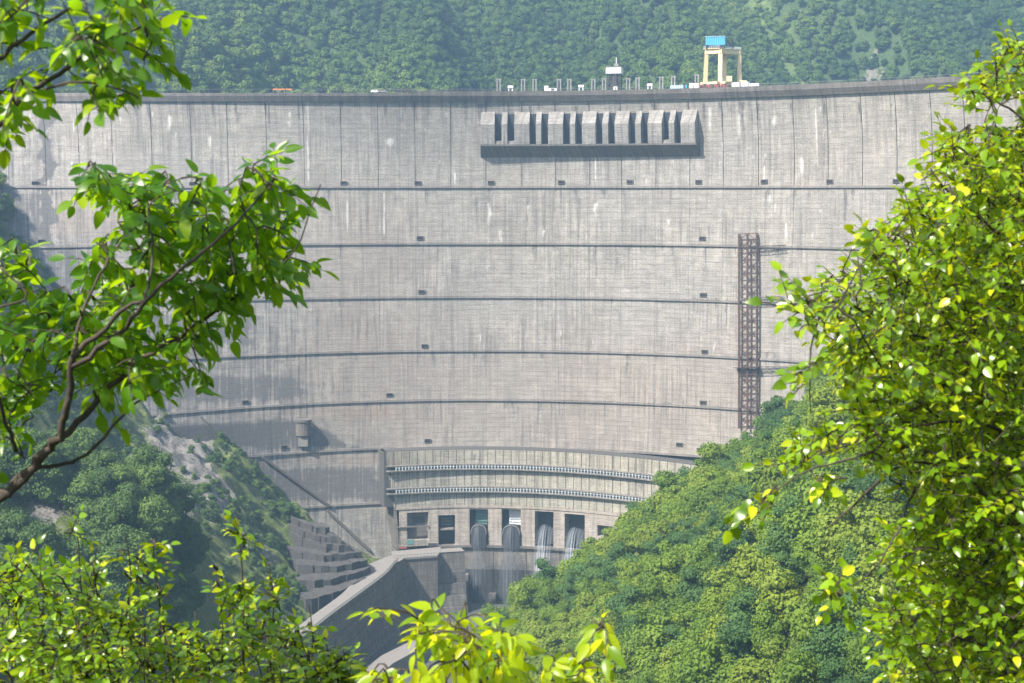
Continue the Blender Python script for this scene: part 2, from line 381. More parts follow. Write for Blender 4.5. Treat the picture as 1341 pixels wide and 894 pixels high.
def zat(py, px=620, fn=depth0):
    z = 0.
    for _ in range(8):
        z = at(px, py, float(fn(S(px, py), z))).z
    return z
_ss = np.arange(-200, 1600, 2.); _P = dp0(_ss, np.zeros_like(_ss), depth0)
_arc = np.concatenate([[0], np.cumsum(np.hypot(np.diff(_P[:, 0]), np.diff(_P[:, 1])))])
def arc(s): return np.interp(s, _ss, _arc)
_tr = np.random.default_rng(77)
TRAILS = [(x, y, _tr.uniform(8, 34), _tr.uniform(.9, 2.6), _tr.uniform(.35, 1.0)) for x, y in zip(_tr.uniform(0, 1250, 230), np.concatenate([_tr.uniform(138, 236, 130), _tr.uniform(250, 312, 50), _tr.uniform(322, 580, 50)]))]
SEEPS = [(x, yy, _tr.uniform(12, 60), _tr.uniform(.9, 3.2), _tr.uniform(.5, 1.25)) for yy, n_ in ((137, 70), (249, 60), (322, 45), (392, 40), (462, 40), (527, 45), (590, 20)) for x in _tr.uniform(0, 1250, n_)] + [(x + 1.5, 136, _tr.uniform(18, 60), _tr.uniform(1.5, 2.6), _tr.uniform(.8, 1.3)) for x in (145, 197, 249, 297, 348, 397, 446, 494.5, 543, 590, 636, 683, 727, 771.6, 813, 858, 902, 946, 992, 1038.6, 1083, 1128, 1173, 1219)]
def stain_shade(S_, Z_):
    """R damp dark staining, G warm tint, B lime: painted by where the wall shows them"""
    Y = depth0(S_, Z_); px, py = proj(Y * (S_ - CX) / FH, Y, Z_); a = np.zeros(S_.shape + (3,))
    nz = fbm(px / 25, py / 12, 3) - .5; q = px + nz * 30; r = py + nz * 10
    ss = lambda v, lo, hi: np.clip((v - lo) / (hi - lo), 0, 1)
    def bx(x0, x1, y0, y1, fx=12, fy=5): return ss(q, x0 - fx, x0 + fx) * (1 - ss(q, x1 - fx, x1 + fx)) * ss(r, y0 - fy, y0 + fy) * (1 - ss(r, y1 - fy, y1 + fy))
    d = bx(-100, 60, 250, 320) * .8 + bx(-100, 110, 322, 420) * .8 + bx(52, 68, 125, 322, 3) * 1.5  # dark patches tier by tier on the left: damp and self-shading painted together
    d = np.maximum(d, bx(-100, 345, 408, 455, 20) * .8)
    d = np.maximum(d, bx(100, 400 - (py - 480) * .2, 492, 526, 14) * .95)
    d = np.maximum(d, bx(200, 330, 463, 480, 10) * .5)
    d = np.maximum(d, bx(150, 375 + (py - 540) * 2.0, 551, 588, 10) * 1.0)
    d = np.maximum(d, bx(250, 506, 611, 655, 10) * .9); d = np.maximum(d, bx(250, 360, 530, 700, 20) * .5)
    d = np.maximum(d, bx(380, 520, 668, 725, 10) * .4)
    d = np.maximum(d, bx(-100, 430, 395, 740, 90, 30) * (.46 + .45 * nz)); d = np.maximum(d, bx(-100, 100, 135, 400, 60, 20) * (.36 + .4 * nz))  # broad darkening of the left face, sun shading painted in with the damp
    d = np.maximum(d, bx(600, 700, 735, 800, 14) * .95 + bx(640, 700, 716, 740, 10) * .5); d = np.maximum(d, bx(700, 800, 714, 800, 10) * .6)
    if px.size > 4:                                  # seepage running down from the ledges and, under the crest, from the joints
        x0_, x1_, y0_, y1_ = px.min() - 6, px.max() + 6, py.min() - 12, py.max()
        for x, y0, ln, wd, k_ in SEEPS:
            if x0_ < x < x1_ and y0_ < y0 < y1_:
                t_ = (py - y0) / ln; d = np.maximum(d, k_ * np.exp(-((px - x - .8 * np.sin(py / 7. + x)) / (wd * (1.15 - .7 * np.clip(t_, 0, 1)))) ** 2) * (t_ > -.05) * np.clip(1 - t_, 0, 1) ** .5 * (.6 + .5 * fbm(px / 2, py / 9, 2)))
    # runs just below each ledge on the left bank
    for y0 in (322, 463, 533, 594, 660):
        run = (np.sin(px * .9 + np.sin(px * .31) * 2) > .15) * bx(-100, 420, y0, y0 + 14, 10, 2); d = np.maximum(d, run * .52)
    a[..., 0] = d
    w_ = bx(150, 1000, 440, 590, 60, 40) * .30 + bx(-50, 220, 255, 310, 20) * .5 + bx(380, 560, 260, 480, 40, 40) * .25 + bx(300, 520, 532, 548, 10) * .6 + bx(380, 520, 594, 608, 8) * .6
    a[..., 1] = np.clip(w_ * (1 - d), 0, 1)
    l = np.zeros(px.shape)
    for x, y0, y1, wd in ((932, 140, 172, 3), (970, 148, 180, 3), (1017, 150, 165, 4), (1071, 140, 225, 1.6), (510, 180, 192, 7), (275, 178, 195, 3), (223, 150, 170, 4), (1050, 205, 226, 4), (1001, 218, 238, 2), (812, 186, 200, 1.4), (780, 205, 240, 1.5), (596, 225, 240, 2.4), (503, 250, 310, 2), (640, 262, 300, 2), (1008, 255, 270, 2), (1030, 290, 316, 2), (455, 262, 300, 1.5), (404, 120, 240, 1.6)):
        l = l + np.exp(-((px - x) / wd) ** 2) * ss(py, y0 - 3, y0 + 3) * (1 - ss(py, y1 - 8, y1 + 8))
    if px.size > 4:
        x0_, x1_, y0_, y1_ = px.min() - 6, px.max() + 6, py.min() - 40, py.max()
        for x, y0, ln, wd, k_ in TRAILS:
            if x0_ < x < x1_ and y0_ < y0 < y1_:
                t_ = (py - y0) / ln; l = l + k_ * np.exp(-((px - x - 1.2 * np.sin(py / 5.)) / (wd * (1.1 - .6 * np.clip(t_, 0, 1)))) ** 2) * (t_ > 0) * np.clip(1 - t_, 0, 1) ** .6
        l = l * (.55 + .9 * fbm(px / 1.7, py / 6, 2))
    a[..., 2] = np.clip(l, 0, 1); return a

dam = empty('arch_dam', dpt(620, -190.)[()].tolist(), 'tall grey concrete arch dam curving across the gorge with seven ledges', 'dam')
DL = Vector(dam.location)
def par(o, parent=dam, D=DL):
    o.parent = parent; o.matrix_parent_inverse = Matrix.Translation(-D); return o
def patch(name, s0, s1, z0, z1, off, back, mat, ns=None, nz=None, fn=depth0, st=True, parent=dam, gap=.14, gz=.0, offtop=None):
    """one slab of wall: front sheet plus its four returns"""
    y = float(fn((s0 + s1) / 2, (z0 + z1) / 2)); g = gap * FH / y
    ns = ns or max(2, int((s1 - s0) / 2.4)); nz = nz or max(2, int(abs(z1 - z0) / 1.1))
    ss_ = np.linspace(s0 + g, s1 - g, ns + 1); zz = np.linspace(z0 + gz, z1 - gz, nz + 1)
    SS, ZZ = np.meshgrid(ss_, zz); of = off if offtop is None else off + (offtop - off) * ((ZZ - z0) / (z1 - z0))
    Fp = dpt(SS, ZZ, of, fn); V = Fp.reshape(-1, 3).tolist(); n = ns + 1
    uv = np.stack([arc(SS), ZZ], -1).reshape(-1, 2).tolist(); at_ = (stain_shade(SS, ZZ).reshape(-1, 3).tolist() if st else None)
    Fc = [(j * n + i, j * n + i + 1, (j + 1) * n + i + 1, (j + 1) * n + i) for j in range(nz) for i in range(ns)]
    ring = [(0, i) for i in range(n)] + [(j, n - 1) for j in range(1, nz + 1)] + [(nz, i) for i in range(n - 2, -1, -1)] + [(j, 0) for j in range(nz - 1, 0, -1)]
    base = len(V)
    rs = np.array([SS[j, i] for j, i in ring]); rz = np.array([ZZ[j, i] for j, i in ring])
    V += dpt(rs, rz, back, fn).tolist(); uv += [(arc(a) + .7, b + .7) for a, b in zip(rs, rz)]
    if st: at_ += stain_shade(rs, rz).tolist()
    m = len(ring)
    for k in range(m):
        a, b = ring[k], ring[(k + 1) % m]; Fc.append((a[0] * n + a[1], base + k, base + (k + 1) % m, b[0] * n + b[1]))
    o = mesh(name, V, Fc, mat, uv=uv, att=np.array(at_) if st else None)
    return par(o, parent, Vector(parent.location))

joints = [-160, -110, -62, -15, 8, 57, 101, 145, 197, 249, 297, 348, 397, 446, 494.5, 543, 590, 636, 683, 727, 771.6, 813, 858, 902, 946, 992, 1038.6, 1083, 1128, 1173, 1219, 1262, 1303, 1343, 1383, 1425, 1470]
joints.remove(-15); joints = [s_at(q, 35.) for q in joints]
ZR = [zat(133.6)] + [zat(y) for y in (246, 320, 390, 460, 524.5, 586, 657)] + [zat(735)]
def buried(s, z):
    p = dpt(s, z); return p[2] < float(H(p[0], p[1])) - 2
# the core behind the joints
patch('wall_core', joints[0], joints[-1], ZR[-1] - 8, ZR[0] + 3, -.45, -8, m_core, 130, 20, st=False)
for r in range(8):
    zt, zb = ZR[r], ZR[r + 1]
    for i in range(len(joints) - 1):
        a, b = joints[i], joints[i + 1]
        if r >= 6 and 520 < a and r == 7: continue
        if buried(a, zt) and buried(b, zt): continue
        if r >= 6 and a > 540: continue
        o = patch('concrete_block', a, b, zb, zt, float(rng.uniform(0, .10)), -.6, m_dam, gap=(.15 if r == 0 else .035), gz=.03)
# ledges: a walkway slab that overhangs, with a thin kerb
def ledge(py_s, sa, sb, z, fn=depth0, prot=.8, th=1.05):
    e = [a for a in joints if sa < a < sb]; e = [sa] + e + [sb]
    for a, b in zip(e[:-1], e[1:]):
        if buried(a, z) and buried(b, z): continue
        patch('walkway_ledge', a, b, z, z + th, prot, -.3, m_led, 8, 1, fn, False, gap=.02)
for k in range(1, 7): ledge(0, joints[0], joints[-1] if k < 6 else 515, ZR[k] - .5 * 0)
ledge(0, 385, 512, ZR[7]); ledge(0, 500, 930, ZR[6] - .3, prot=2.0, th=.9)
# crest: deep rounded band and the parapet above it
ZP = zat(126.2); ZT = zat(120.2)
for a, b in zip(joints[:-1], joints[1:]):
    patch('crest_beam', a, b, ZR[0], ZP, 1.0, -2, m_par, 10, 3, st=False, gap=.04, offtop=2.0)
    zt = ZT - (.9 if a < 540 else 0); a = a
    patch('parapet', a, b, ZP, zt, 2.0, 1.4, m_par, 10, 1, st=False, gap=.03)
V = []; Fc = []
for i, s in enumerate(np.linspace(joints[0], joints[-1], 100)):
    zd = (ZT - .72) if s > 540 else ZT - 1.62; V += [dpt(s, zd, 1.4).tolist(), dpt(s, zd, -12).tolist()]
    if i: Fc.append((2 * i - 2, 2 * i, 2 * i + 1, 2 * i - 1))
par(mesh('crest_deck', V, Fc, m_road))
# parapet handrail on the crest
mb = MB()
for a in np.arange(-60, 1300, 5.2):
    p = dpt(a, ZT, 1.7); mb.box((p[0], p[1], p[2] + .45), (.09, .09, 1.0))
for a in np.arange(-60, 1296, 12.): mb.bar(dpt(a, ZT + .95, 1.7), dpt(a + 12, ZT + .95, 1.7), .09)
par(tag(mb.build('handrail', m_post), kind='stuff'))
# small gallery openings just above the ledges: frame, dark mouth
hatches = [(46, 240), (252, 240.5), (450, 239.5), (547, 239.5), (643, 239), (735, 238.5), (825, 238), (915, 238), (1001, 237.5), (1087, 237.5), (1174, 237), (54, 316), (550, 311.5), (920, 312), (552, 382), (921, 386), (556, 453), (923, 460.5), (510, 517), (921, 527), (321, 526.5), (560, 577), (372, 585.5), (890, 582), (917, 589)]
for hx, hy in hatches:
    s = S(hx, hy); z = zat(hy, hx); p = dpt(s, z, .15)
    t = dpt(s + 3, z) - dpt(s - 3, z); rz = math.atan2(t[1], t[0])
    f = MB(); c, s_ = math.cos(rz), math.sin(rz)
    for dx, dz, w_, h_ in ((0, .85, 3.3, .25), (0, -.75, 3.3, .2), (-1.5, .05, .3, 1.4), (1.5, .05, .3, 1.4)):
        f.box((p[0] + dx * c, p[1] + dx * s_, p[2] + dz), (w_, .9, h_), rz)
    fo = par(f.build('gallery_opening', m_wall))
    d = MB().box((p[0], p[1], p[2] + .05), (2.7, .8, 1.4), rz).build('dark_mouth', m_black); d.parent = fo; d.matrix_parent_inverse = Matrix.Translation(-DL)
    d.matrix_parent_inverse = fo.matrix_parent_inverse.inverted() @ Matrix.Identity(4) @ fo.matrix_parent_inverse if False else Matrix.Identity(4)

# ---- crest spillway: thirteen piers on a corbelled floor slab
slots = [(647.8, 657), (664.5, 673.6), (693.5, 702), (709, 718), (737.5, 746.6), (753.6, 762.6), (780.5, 789.4), (797, 805.6), (823.7, 832.6), (840, 849), (867.7, 876.8), (884, 892.4)]
zt_, zb_, zw_ = zat(149), zat(189), zat(206)
slots = [(s_at(a, zt_ - 3, 3), s_at(b, zt_ - 3, 3)) for a, b in slots]; jtop = joints
def prism(name, s0, s1, prof_, mat, s0o=None, s1o=None, parent=dam):
    """radial section prof_ = [(off, z)...] swept from s0 to s1"""
    n = len(prof_); V = []; uv = []
    m = max(1, int((s1 - s0) / 6)); Fc = []
    for i in range(m + 1):
        s = s0 + (s1 - s0) * i / m
        for of, z in prof_:
            V.append(dpt(s, z, of).tolist()); uv.append((arc(s) + of * .4, z + of * .5))
    for i in range(m):
        for k in range(n):
            a, b = i * n + k, i * n + (k + 1) % n; Fc.append((a, a + n, b + n, b))
    Fc.append(tuple(range(n))); Fc.append(tuple(range(m * n, m * n + n))[::-1])
    SS = np.array([620.] * len(V)); at_ = np.zeros((len(V), 3))
    return par(mesh(name, V, Fc, mat, uv=uv, att=at_), parent, Vector(parent.location))
ed = [s_at(630, zt_ - 6, 5)] + [q for a in slots for q in a] + [s_at(910, zt_ - 6, 5)]
PO = 4.9
for i in range(0, len(ed), 2):
    a, b = ed[i], ed[i + 1]
    pr = [(0, zt_ + .8), (.4, zt_ + .6), (PO, zt_ - 5.4), (PO, zb_), (0, zb_)]
    prism('spillway_pier', a, b, pr, m_pier)
for i, (a, b) in enumerate(slots):
    o = patch('spillway_opening', a - .8, b + .8, zb_ + .2, zt_ - .2, .22, .13, m_dark, 2, 1, st=False, gap=0)
    if i in (0, 1, 10): prism('gate_sill', a, b, [(0, zb_ + 2), (PO - .6, zb_ + 1.4), (PO - .6, zb_), (0, zb_)], m_pier)
ce = [s_at(q, zb_, 6) for q in (629, 683, 727, 771.6, 813, 858, 911.5)]
for a, b in zip(ce[:-1], ce[1:]):
    prism('corbel_slab', a, b - .25, [(0, zb_), (PO + .15, zb_), (PO + .15, zb_ - .9), (.2, zw_), (0, zw_)], m_wall)
# wall turret on the left part
zt2, zb2 = zat(548, 397), zat(586, 397)
def turret():
    s0 = S(397, 565); c = Vector(dpt(s0, zb2, .2).tolist()); n = 14; V = []; Fc = []
    for z, r in ((zb2 + 6, 3.6), (zt2 - 1.4, 3.6), (zt2 - 1.2, 4.1), (zt2, 4.1), (zt2 + .3, 3.0)):
        for k in range(n): a = 2 * math.pi * k / n; V.append((c.x + r * math.cos(a), c.y + r * .8 * math.sin(a), z))
    for j in range(4):
        for k in range(n): Fc.append((j * n + k, j * n + (k + 1) % n, (j + 1) * n + (k + 1) % n, (j + 1) * n + k))
    Fc.append(tuple(range(n))[::-1]); Fc.append(tuple(range(4 * n, 5 * n)))
    par(mesh('wall_turret', V, Fc, m_wall, uv=[(v[0], v[2]) for v in V], att=np.tile([.45, 0, 0], (len(V), 1))))
    mb = MB(); mb.box((c.x, c.y - .6, zb2 + 3.1), (4.6, 2.4, 4.6)); par(mb.build('turret_base', m_road))
turret()
# diagonal stairways on the lower left face
def diag(p0, p1, n=16, w_=1.7, name='inclined_stair'):
    mb = MB(); pts = []
    for i in range(n + 1):
        t = i / n; x = p0[0] + (p1[0] - p0[0]) * t; y = p0[1] + (p1[1] - p0[1]) * t; z = zat(y, x); pts.append(Vector(dpt(S(x, y), z, .8).tolist()))
    for a, b in zip(pts[:-1], pts[1:]): mb.bar(a, b, w_, 1.0)
    par(mb.build(name, m_wall))
diag((343, 598), (432, 662)); diag((428, 668), (484, 720)); diag((20, 330), (98, 392), 14, 2.4, 'abutment_coping'); diag((262, 545), (305, 602), 10, 1.2)

# ------------------------------------------------------------------ bottom outlet front (spillway block) : its own curved front
def depthF(s, z):
    s = np.asarray(s, float); u = (s - 620) / 1000
    return (768.5 + (np.asarray(z, float) + 130) * .075) / (1 + .72 * u * u)
zf = lambda py: zat(py, 640, depthF)
outl = empty('outlet_block', dpt(640, zf(780), 0, depthF).tolist(), 'pale panelled outlet block at the foot of the dam with two railed walkways', 'spillway')
OD = Vector(outl.location)
zA, zB, zC, zD, zE, zF_ = zf(588), zf(607), zf(636.5), zf(661), zf(713), zf(792)
pe = list(np.arange(503, 935, 10.4))
def fpatch(name, a, b, z0, z1, off, back, mat, **k): return patch(name, a, b, z0, z1, off, back, mat, fn=depthF, parent=outl, **k)
fpatch('block_core', 500, 940, zf(660), zA, -.3, -9, m_core, ns=60, nz=4, st=False)
for j, (z1, z0, lim) in enumerate(((zA - .3, zB, 504), (zB - 2.6, zC, 509), (zC - 2.6, zD, 514))):
    for a, b in zip(pe[:-1], pe[1:]):
        fpatch('concrete_panel', a if a > 504 else lim, b, z0, z1, float(rng.uniform(0, .12)), -.5, m_pan, ns=3, nz=5, gap=.13)
    if j < 2:
        w0 = z0
        for a, b in zip(pe[:-4:4], pe[4::4]):
            fpatch('walkway_slab', a, b, w0 - 2.7, w0 - 2.1, 1.9, -.3, m_led, ns=4, nz=1, st=False, gap=.01)
            fpatch('walkway_canopy', a, b, w0 - .35, w0 + .15, 1.5, -.3, m_led, ns=4, nz=1, st=False, gap=.01)
            fpatch('dark_gallery', a, b, w0 - 2.1, w0 - .3, -.05, -.3, m_dark, ns=4, nz=1, st=False, gap=0)
        mb = MB()
        for q in np.arange(515, 925, 4.3):
            p = dpt(q, w0 - 1.25, 1.75, depthF); mb.box((p[0], p[1], p[2]), (.50, .16, 1.7))
        for q in np.arange(515, 922, 6.):
            for dz in (-.9,): mb.bar(dpt(q, w0 + dz, 1.75, depthF), dpt(q + 6, w0 + dz, 1.75, depthF), .16)
        par(tag(mb.build('railing', m_rail), kind='stuff'), outl, OD)
# opening wall: piers and lintels round the openings
ops = [(533, 561, 669, 705, 'r'), (574, 596, 674, 712, 'n'), (615, 639, 666.5, 713, 'w'), (657, 682, 666, 713, 'w'), (700.5, 725, 667, 713, 'w'), (739.5, 766, 668, 713, 'w'), (782.5, 803, 679, 693, 'n')]
x = 520.; zLT = zf(663.5)
fpatch('lintel_beam', 516, 930, zf(664.5), zf(661.3), .55, -.4, m_spil, ns=60, nz=1, gap=0)
OB = -7.0
for (a, b, t_, u_, kd) in ops:
    sa, sb = S(a, 690), S(b, 690)
    fpatch('outlet_pier', x, sa, zf(713), zf(664.5), .25, OB, m_spil, gap=.0)
    fpatch('outlet_lintel', sa, sb, zf(t_), zf(664.5), .2, OB, m_spil, ns=3, nz=1, gap=.0)
    if u_ < 710: fpatch('outlet_sill', sa, sb, zf(713), zf(u_), .2, OB, m_spil, ns=3, nz=3, gap=.0)
    if kd == 'r':
        fpatch('opening_back', sa, sb, zf(u_), zf(t_), -2.5, OB, m_wall, ns=3, nz=3, gap=0); p0 = zf(678)
        fpatch('service_window', sa + 9, sb - 4, zf(688), zf(676), -2.3, -2.45, m_dark, ns=2, nz=1, st=False, gap=0)
        fpatch('balcony_slab', sa - 14, sb, zf(688), zf(686.5), .9, 0, m_wall, ns=3, nz=1, gap=0)
    else:
        fpatch('opening_back', sa - 1, sb + 1, zf(u_), zf(t_), OB + .3, OB, m_dark, ns=2, nz=1, st=False, gap=0)
    x = sb
fpatch('outlet_pier', x, 935, zf(713), zf(664.5), .25, OB, m_spil, gap=0)
m_wetd = concrete('soaked_concrete', (.045, .052, .062), False, 1.0, .2)
# gates in the openings
def gate(a, b, t_, u_, mat, bars, off):
    sa, sb = S(a, 680), S(b, 680)
    g = fpatch('radial_gate', sa, sb, zf(u_), zf(t_), off, off - .4, mat, ns=3, nz=1, st=False, gap=.2)
    for k in range(bars):
        y = t_ + (u_ - t_) * (k + .5) / bars
        r_ = fpatch('gate_rib', sa, sb, zf(y) - .16, zf(y) + .16, off + .35, off, m_rail if mat is m_white else m_railg, ns=2, nz=1, st=False, gap=.3)
gate(622, 638, 668, 690, m_teal, 6, -3.5); gate(665, 681.5, 668, 689, m_white, 6, -3.5); gate(578, 594, 677, 690, m_steel, 3, -3); gate(785, 801, 680, 692, m_steel, 3, -2)
for a, b in ((616, 638), (658, 682)):
    n = 10; zt0_ = zf(687); z1_ = zf(713); mid = (S(a, 700) + S(b, 700)) / 2; hw = (S(b, 700) - S(a, 700)) / 2 - .8; V = []; Fc = []; uv = []
    for k in range(n + 1):
        an = math.pi * k / n; q = -math.cos(an); zz = zt0_ - 4.2 * (1 - math.sin(an)) ** 1.3
        for of, z in ((1.3, zz), (1.9, zf(714.5)), (-3, zz)): V.append(dpt(mid + hw * q, z, of, depthF).tolist()); uv.append((q * 4, z))
    for k in range(n): i0 = k * 3; Fc += [(i0, i0 + 1, i0 + 4, i0 + 3), (i0 + 2, i0, i0 + 3, i0 + 5)]
    par(mesh('chute_lip', V, Fc, m_wetd, uv=uv), outl, OD)
    mb = MB(); mb.tube([Vector(V[k * 3]) + Vector((0, -.1, .1)) for k in range(n + 1)], .26, 5); par(mb.build('foam_rim', m_road), outl, OD)
fpatch('gate_platform', S(576, 700), S(595, 700), zf(694), zf(692), -.6, -5, m_led, ns=3, nz=1, st=False)
# dark ledge, lower chute wall
fpatch('lower_ledge', S(574, 715), 935, zf(716), zf(713), 1.6, -2, m_wall, ns=40, nz=1, gap=0)
m_spil2 = concrete('worn_concrete', (.27, .24, .21), True, 1.4, .5)
m_wet = concrete('wet_concrete', (.070, .072, .078), False, 1.0, .3)
for a, b in zip([566, 606, 646, 690, 735, 780, 830], [606, 646, 690, 735, 780, 830, 900]):
    sh = rng.uniform(0, .4)
    fpatch('chute_wall', a, b, zf(745), zf(716), float(sh), -6, m_wall if a > 690 or a < 600 else m_spil2, gap=.1); fpatch('chute_wall', a, b, zf(795), zf(745), float(sh) + .4, -6, m_spil2 if a < 600 else m_wet, gap=.1)
mb = MB()
for a, b, y0, y1, of in ((590, 612, 750, 794, 5), (752, 775, 771, 795, 8), (640, 650, 775, 794, 4)):
    fpatch('chute_buttress', a, b, zf(y1), zf(y0), of, 0, m_spil, ns=3, nz=4, gap=0)
fpatch('stilling_weir', 575, 700, zf(799), zf(793), 12, 0, m_road, ns=8, nz=1, st=False, gap=0)
# side return of the block, toward the left (the slanting end wall)
V = [dpt(503, zA, -.2, depthF), dpt(516, zf(662), .2, depthF), dpt(520, zf(716), .2, depthF), dpt(520, zf(716), -14, depthF), dpt(505, zA, -14, depthF)]
V2 = [(v[0] - 1.2, v[1], v[2]) for v in V]
Fc = [(0, 1, 2, 3, 4), (9, 8, 7, 6, 5)] + [(i, i + 5, (i + 1) % 5 + 5, (i + 1) % 5) for i in range(5)]
par(mesh('end_wall', [tuple(v) for v in V] + V2, Fc, m_wall, uv=[(v[1], v[2]) for v in V] * 2, att=np.tile([.2, 0, 0], (10, 1))), outl, OD)

# ------------------------------------------------------------------ falling water
def water_jet_mat(name, c, dens):
    N = NT(name); o = N.tc('UV')
    k = N.noise(N.mapping(o, (14, .9, 1)), 1, 5, .65); k2 = N.noise(N.mapping(o, (3, 2.2, 1)), 1, 4)
    sx = N.t.nodes.new('ShaderNodeSeparateXYZ'); N.L(o, sx.inputs[0])
    a = N.math('MULTIPLY', N.mapr(k, .44, .60), N.mapr(k2, .35, .6, .35, 1)); a = N.math('MULTIPLY', a, dens)
    e = N.math('ABSOLUTE', N.math('SUBTRACT', sx.outputs[0], .5)); a = N.math('MULTIPLY', a, N.mapr(N.math('ADD', e, N.math('MULTIPLY', N.math('SUBTRACT', k2, .5), .35)), .5, .22, 0, 1))
    fade = N.mapr(sx.outputs[1], 1.0, .55, .25, 1); a = N.math('MULTIPLY', a, fade, clamp=True)
    N.b.inputs['Base Color'].default_value = (*c, 1); N.b.inputs['Roughness'].default_value = .5; N.L(a, N.b.inputs['Alpha']); return N.m
m_j1 = water_jet_mat('spray_pale', (.42, .47, .55), .72); m_j2 = water_jet_mat('water_thin', (.085, .10, .125), .8)
for (a, b, y0, y1, mat, lab, spread) in ((616, 638, 686, 786, m_j2, 'dark thin sheet of water falling below the teal gate', 1.35), (658, 683, 686, 786, m_j2, 'dark thin sheet of water falling below the white slatted gate', 1.45), (703, 726, 688, 772, m_j1, 'white water jet falling from the third open outlet beside the slatted gate', 1.2), (741, 766, 689, 770, m_j1, 'pale hazy water jet falling nearest the wooded slope', 1.25)):
    n, m = 12, 14; V = []; uv = []; Fc = []
    z0, z1 = zf(y0), zf(y1); mid = (S(a, y0) + S(b, y0)) / 2; hw = (S(b, y0) - S(a, y0)) / 2
    for j in range(m + 1):
        t = j / m; z = z0 + (z1 - z0) * t; of = -2 + 11 * math.sqrt(t)
        for i in range(n):
            an = math.pi * i / (n - 1); q = -math.cos(an); arch = (1 - q * q)
            s = mid + hw * q * (1 + (spread - 1) * t); rr = 1 + .15 * math.sin(i * 2.3 + j * .8)
            zz = z + (-1.6 + 3.0 * arch) * (1 - t) ** 3
            V.append(dpt(s, zz, of + 1.8 * arch * rr, depthF).tolist()); uv.append(((q + 1) / 2, 1 - t))
    for j in range(m):
        for i in range(n - 1): Fc.append((j * n + i, j * n + i + 1, (j + 1) * n + i + 1, (j + 1) * n + i))
    o = mesh('falling_water', V, Fc, mat, smooth=True, uv=uv); md = o.modifiers.new('thick', 'SOLIDIFY'); md.thickness = .35
    tag(o, lab, 'water jet', 'water jets falling from the outlets')

# ------------------------------------------------------------------ access road, retaining wall, terraces
ZRD = -168.4
ctr = [(606, 719), (560, 722), (527, 727), (508, 737), (494, 752), (462, 776), (425, 803), (395, 826), (360, 852)]
Pc = [atz(x_, y_, ZRD) for x_, y_ in ctr]
def resample(P, n):
    d = [0]
    for a, b in zip(P[:-1], P[1:]): d.append(d[-1] + (b - a).length)
    out = []
    # Catmull-Rom through the points
    for k in range(n + 1):
        q = d[-1] * k / n; i = min(max(0, int(np.searchsorted(d, q)) - 1), len(P) - 2); t = (q - d[i]) / (d[i + 1] - d[i])
        p0, p1, p2, p3 = P[max(0, i - 1)], P[i], P[i + 1], P[min(len(P) - 1, i + 2)]
        out.append(.5 * ((2 * p1) + (p2 - p0) * t + (2 * p0 - 5 * p1 + 4 * p2 - p3) * t * t + (3 * p1 - p0 - 3 * p2 + p3) * t ** 3))
    return out
C_ = resample(Pc, 60)
nrm = []
for i in range(len(C_)):
    d = (C_[min(i + 1, len(C_) - 1)] - C_[max(i - 1, 0)]); nrm.append(Vector((-d.y, d.x, 0)).normalized())   # to the valley side (right of travel toward the viewer)
if nrm[30].x < 0: nrm = [-q for q in nrm]
rw = 3.6
V = []; Fc = []
for i, (c, q) in enumerate(zip(C_, nrm)):
    V += [c - q * (rw + 7 * math.exp(-((i - 21) / 7) ** 2)), c + q * (rw + .45)]
    if i: Fc.append((2 * i - 2, 2 * i - 1, 2 * i + 1, 2 * i))
road = tag(mesh('access_road', V, Fc, m_road), kind='structure')
rwall = empty('retaining_wall', tuple(C_[25] + Vector((0, 0, -28))), 'long curved stained retaining wall carrying the access road', 'wall')
RD = Vector(rwall.location)
nseg = 15; step = 60 // nseg
arcs = [0]
for a, b in zip(C_[:-1], C_[1:]): arcs.append(arcs[-1] + (b - a).length)
levels = [(ZRD - .12, 3.7), (ZRD - 2.2, 3.9), (ZRD - 9, 4.4), (ZRD - 14.5, 5.4), (ZRD - 20, 6.6), (ZRD - 25, 8.2), (ZRD - 32, 10)]
for sgi in range(nseg):
    i0, i1 = sgi * step, (sgi + 1) * step
    for li in range(len(levels) - 1):
        zt1, o1 = levels[li]; zb1, o0 = levels[li + 1]; lo = .0 if li == 0 else .35; V = []; Fc = []; uv = []
        wob = float(rng.uniform(-.15, .15)); m = i1 - i0
        for i in range(i0, i1 + 1):
            for z, of in ((zt1, o1 + lo + wob - 3), (zt1, o1 + lo + wob + (.9 if li > 1 else .1)), (zb1 + .05, o0 + lo + wob), (zb1 + .05, o0 - 3)):
                ii = C_[i] + nrm[i] * of; V.append((ii.x, ii.y, z)); uv.append((arcs[i] + of * .5, z + of * .5))
        for i in range(m):
            for k in range(4): a, b = i * 4 + k, i * 4 + (k + 1) % 4; Fc.append((a, b, b + 4, a + 4))
        Fc.append((3, 2, 1, 0)); Fc.append(tuple(m * 4 + k for k in range(4)))
        # a hairline inset between neighbours
        o = mesh('wall_block', V, Fc, m_ret, uv=uv, att=np.tile([.42 + .22 * (li > 1) + float(rng.uniform(-.1, .1)), .1, 0], (len(V), 1))); par(o, rwall, RD)
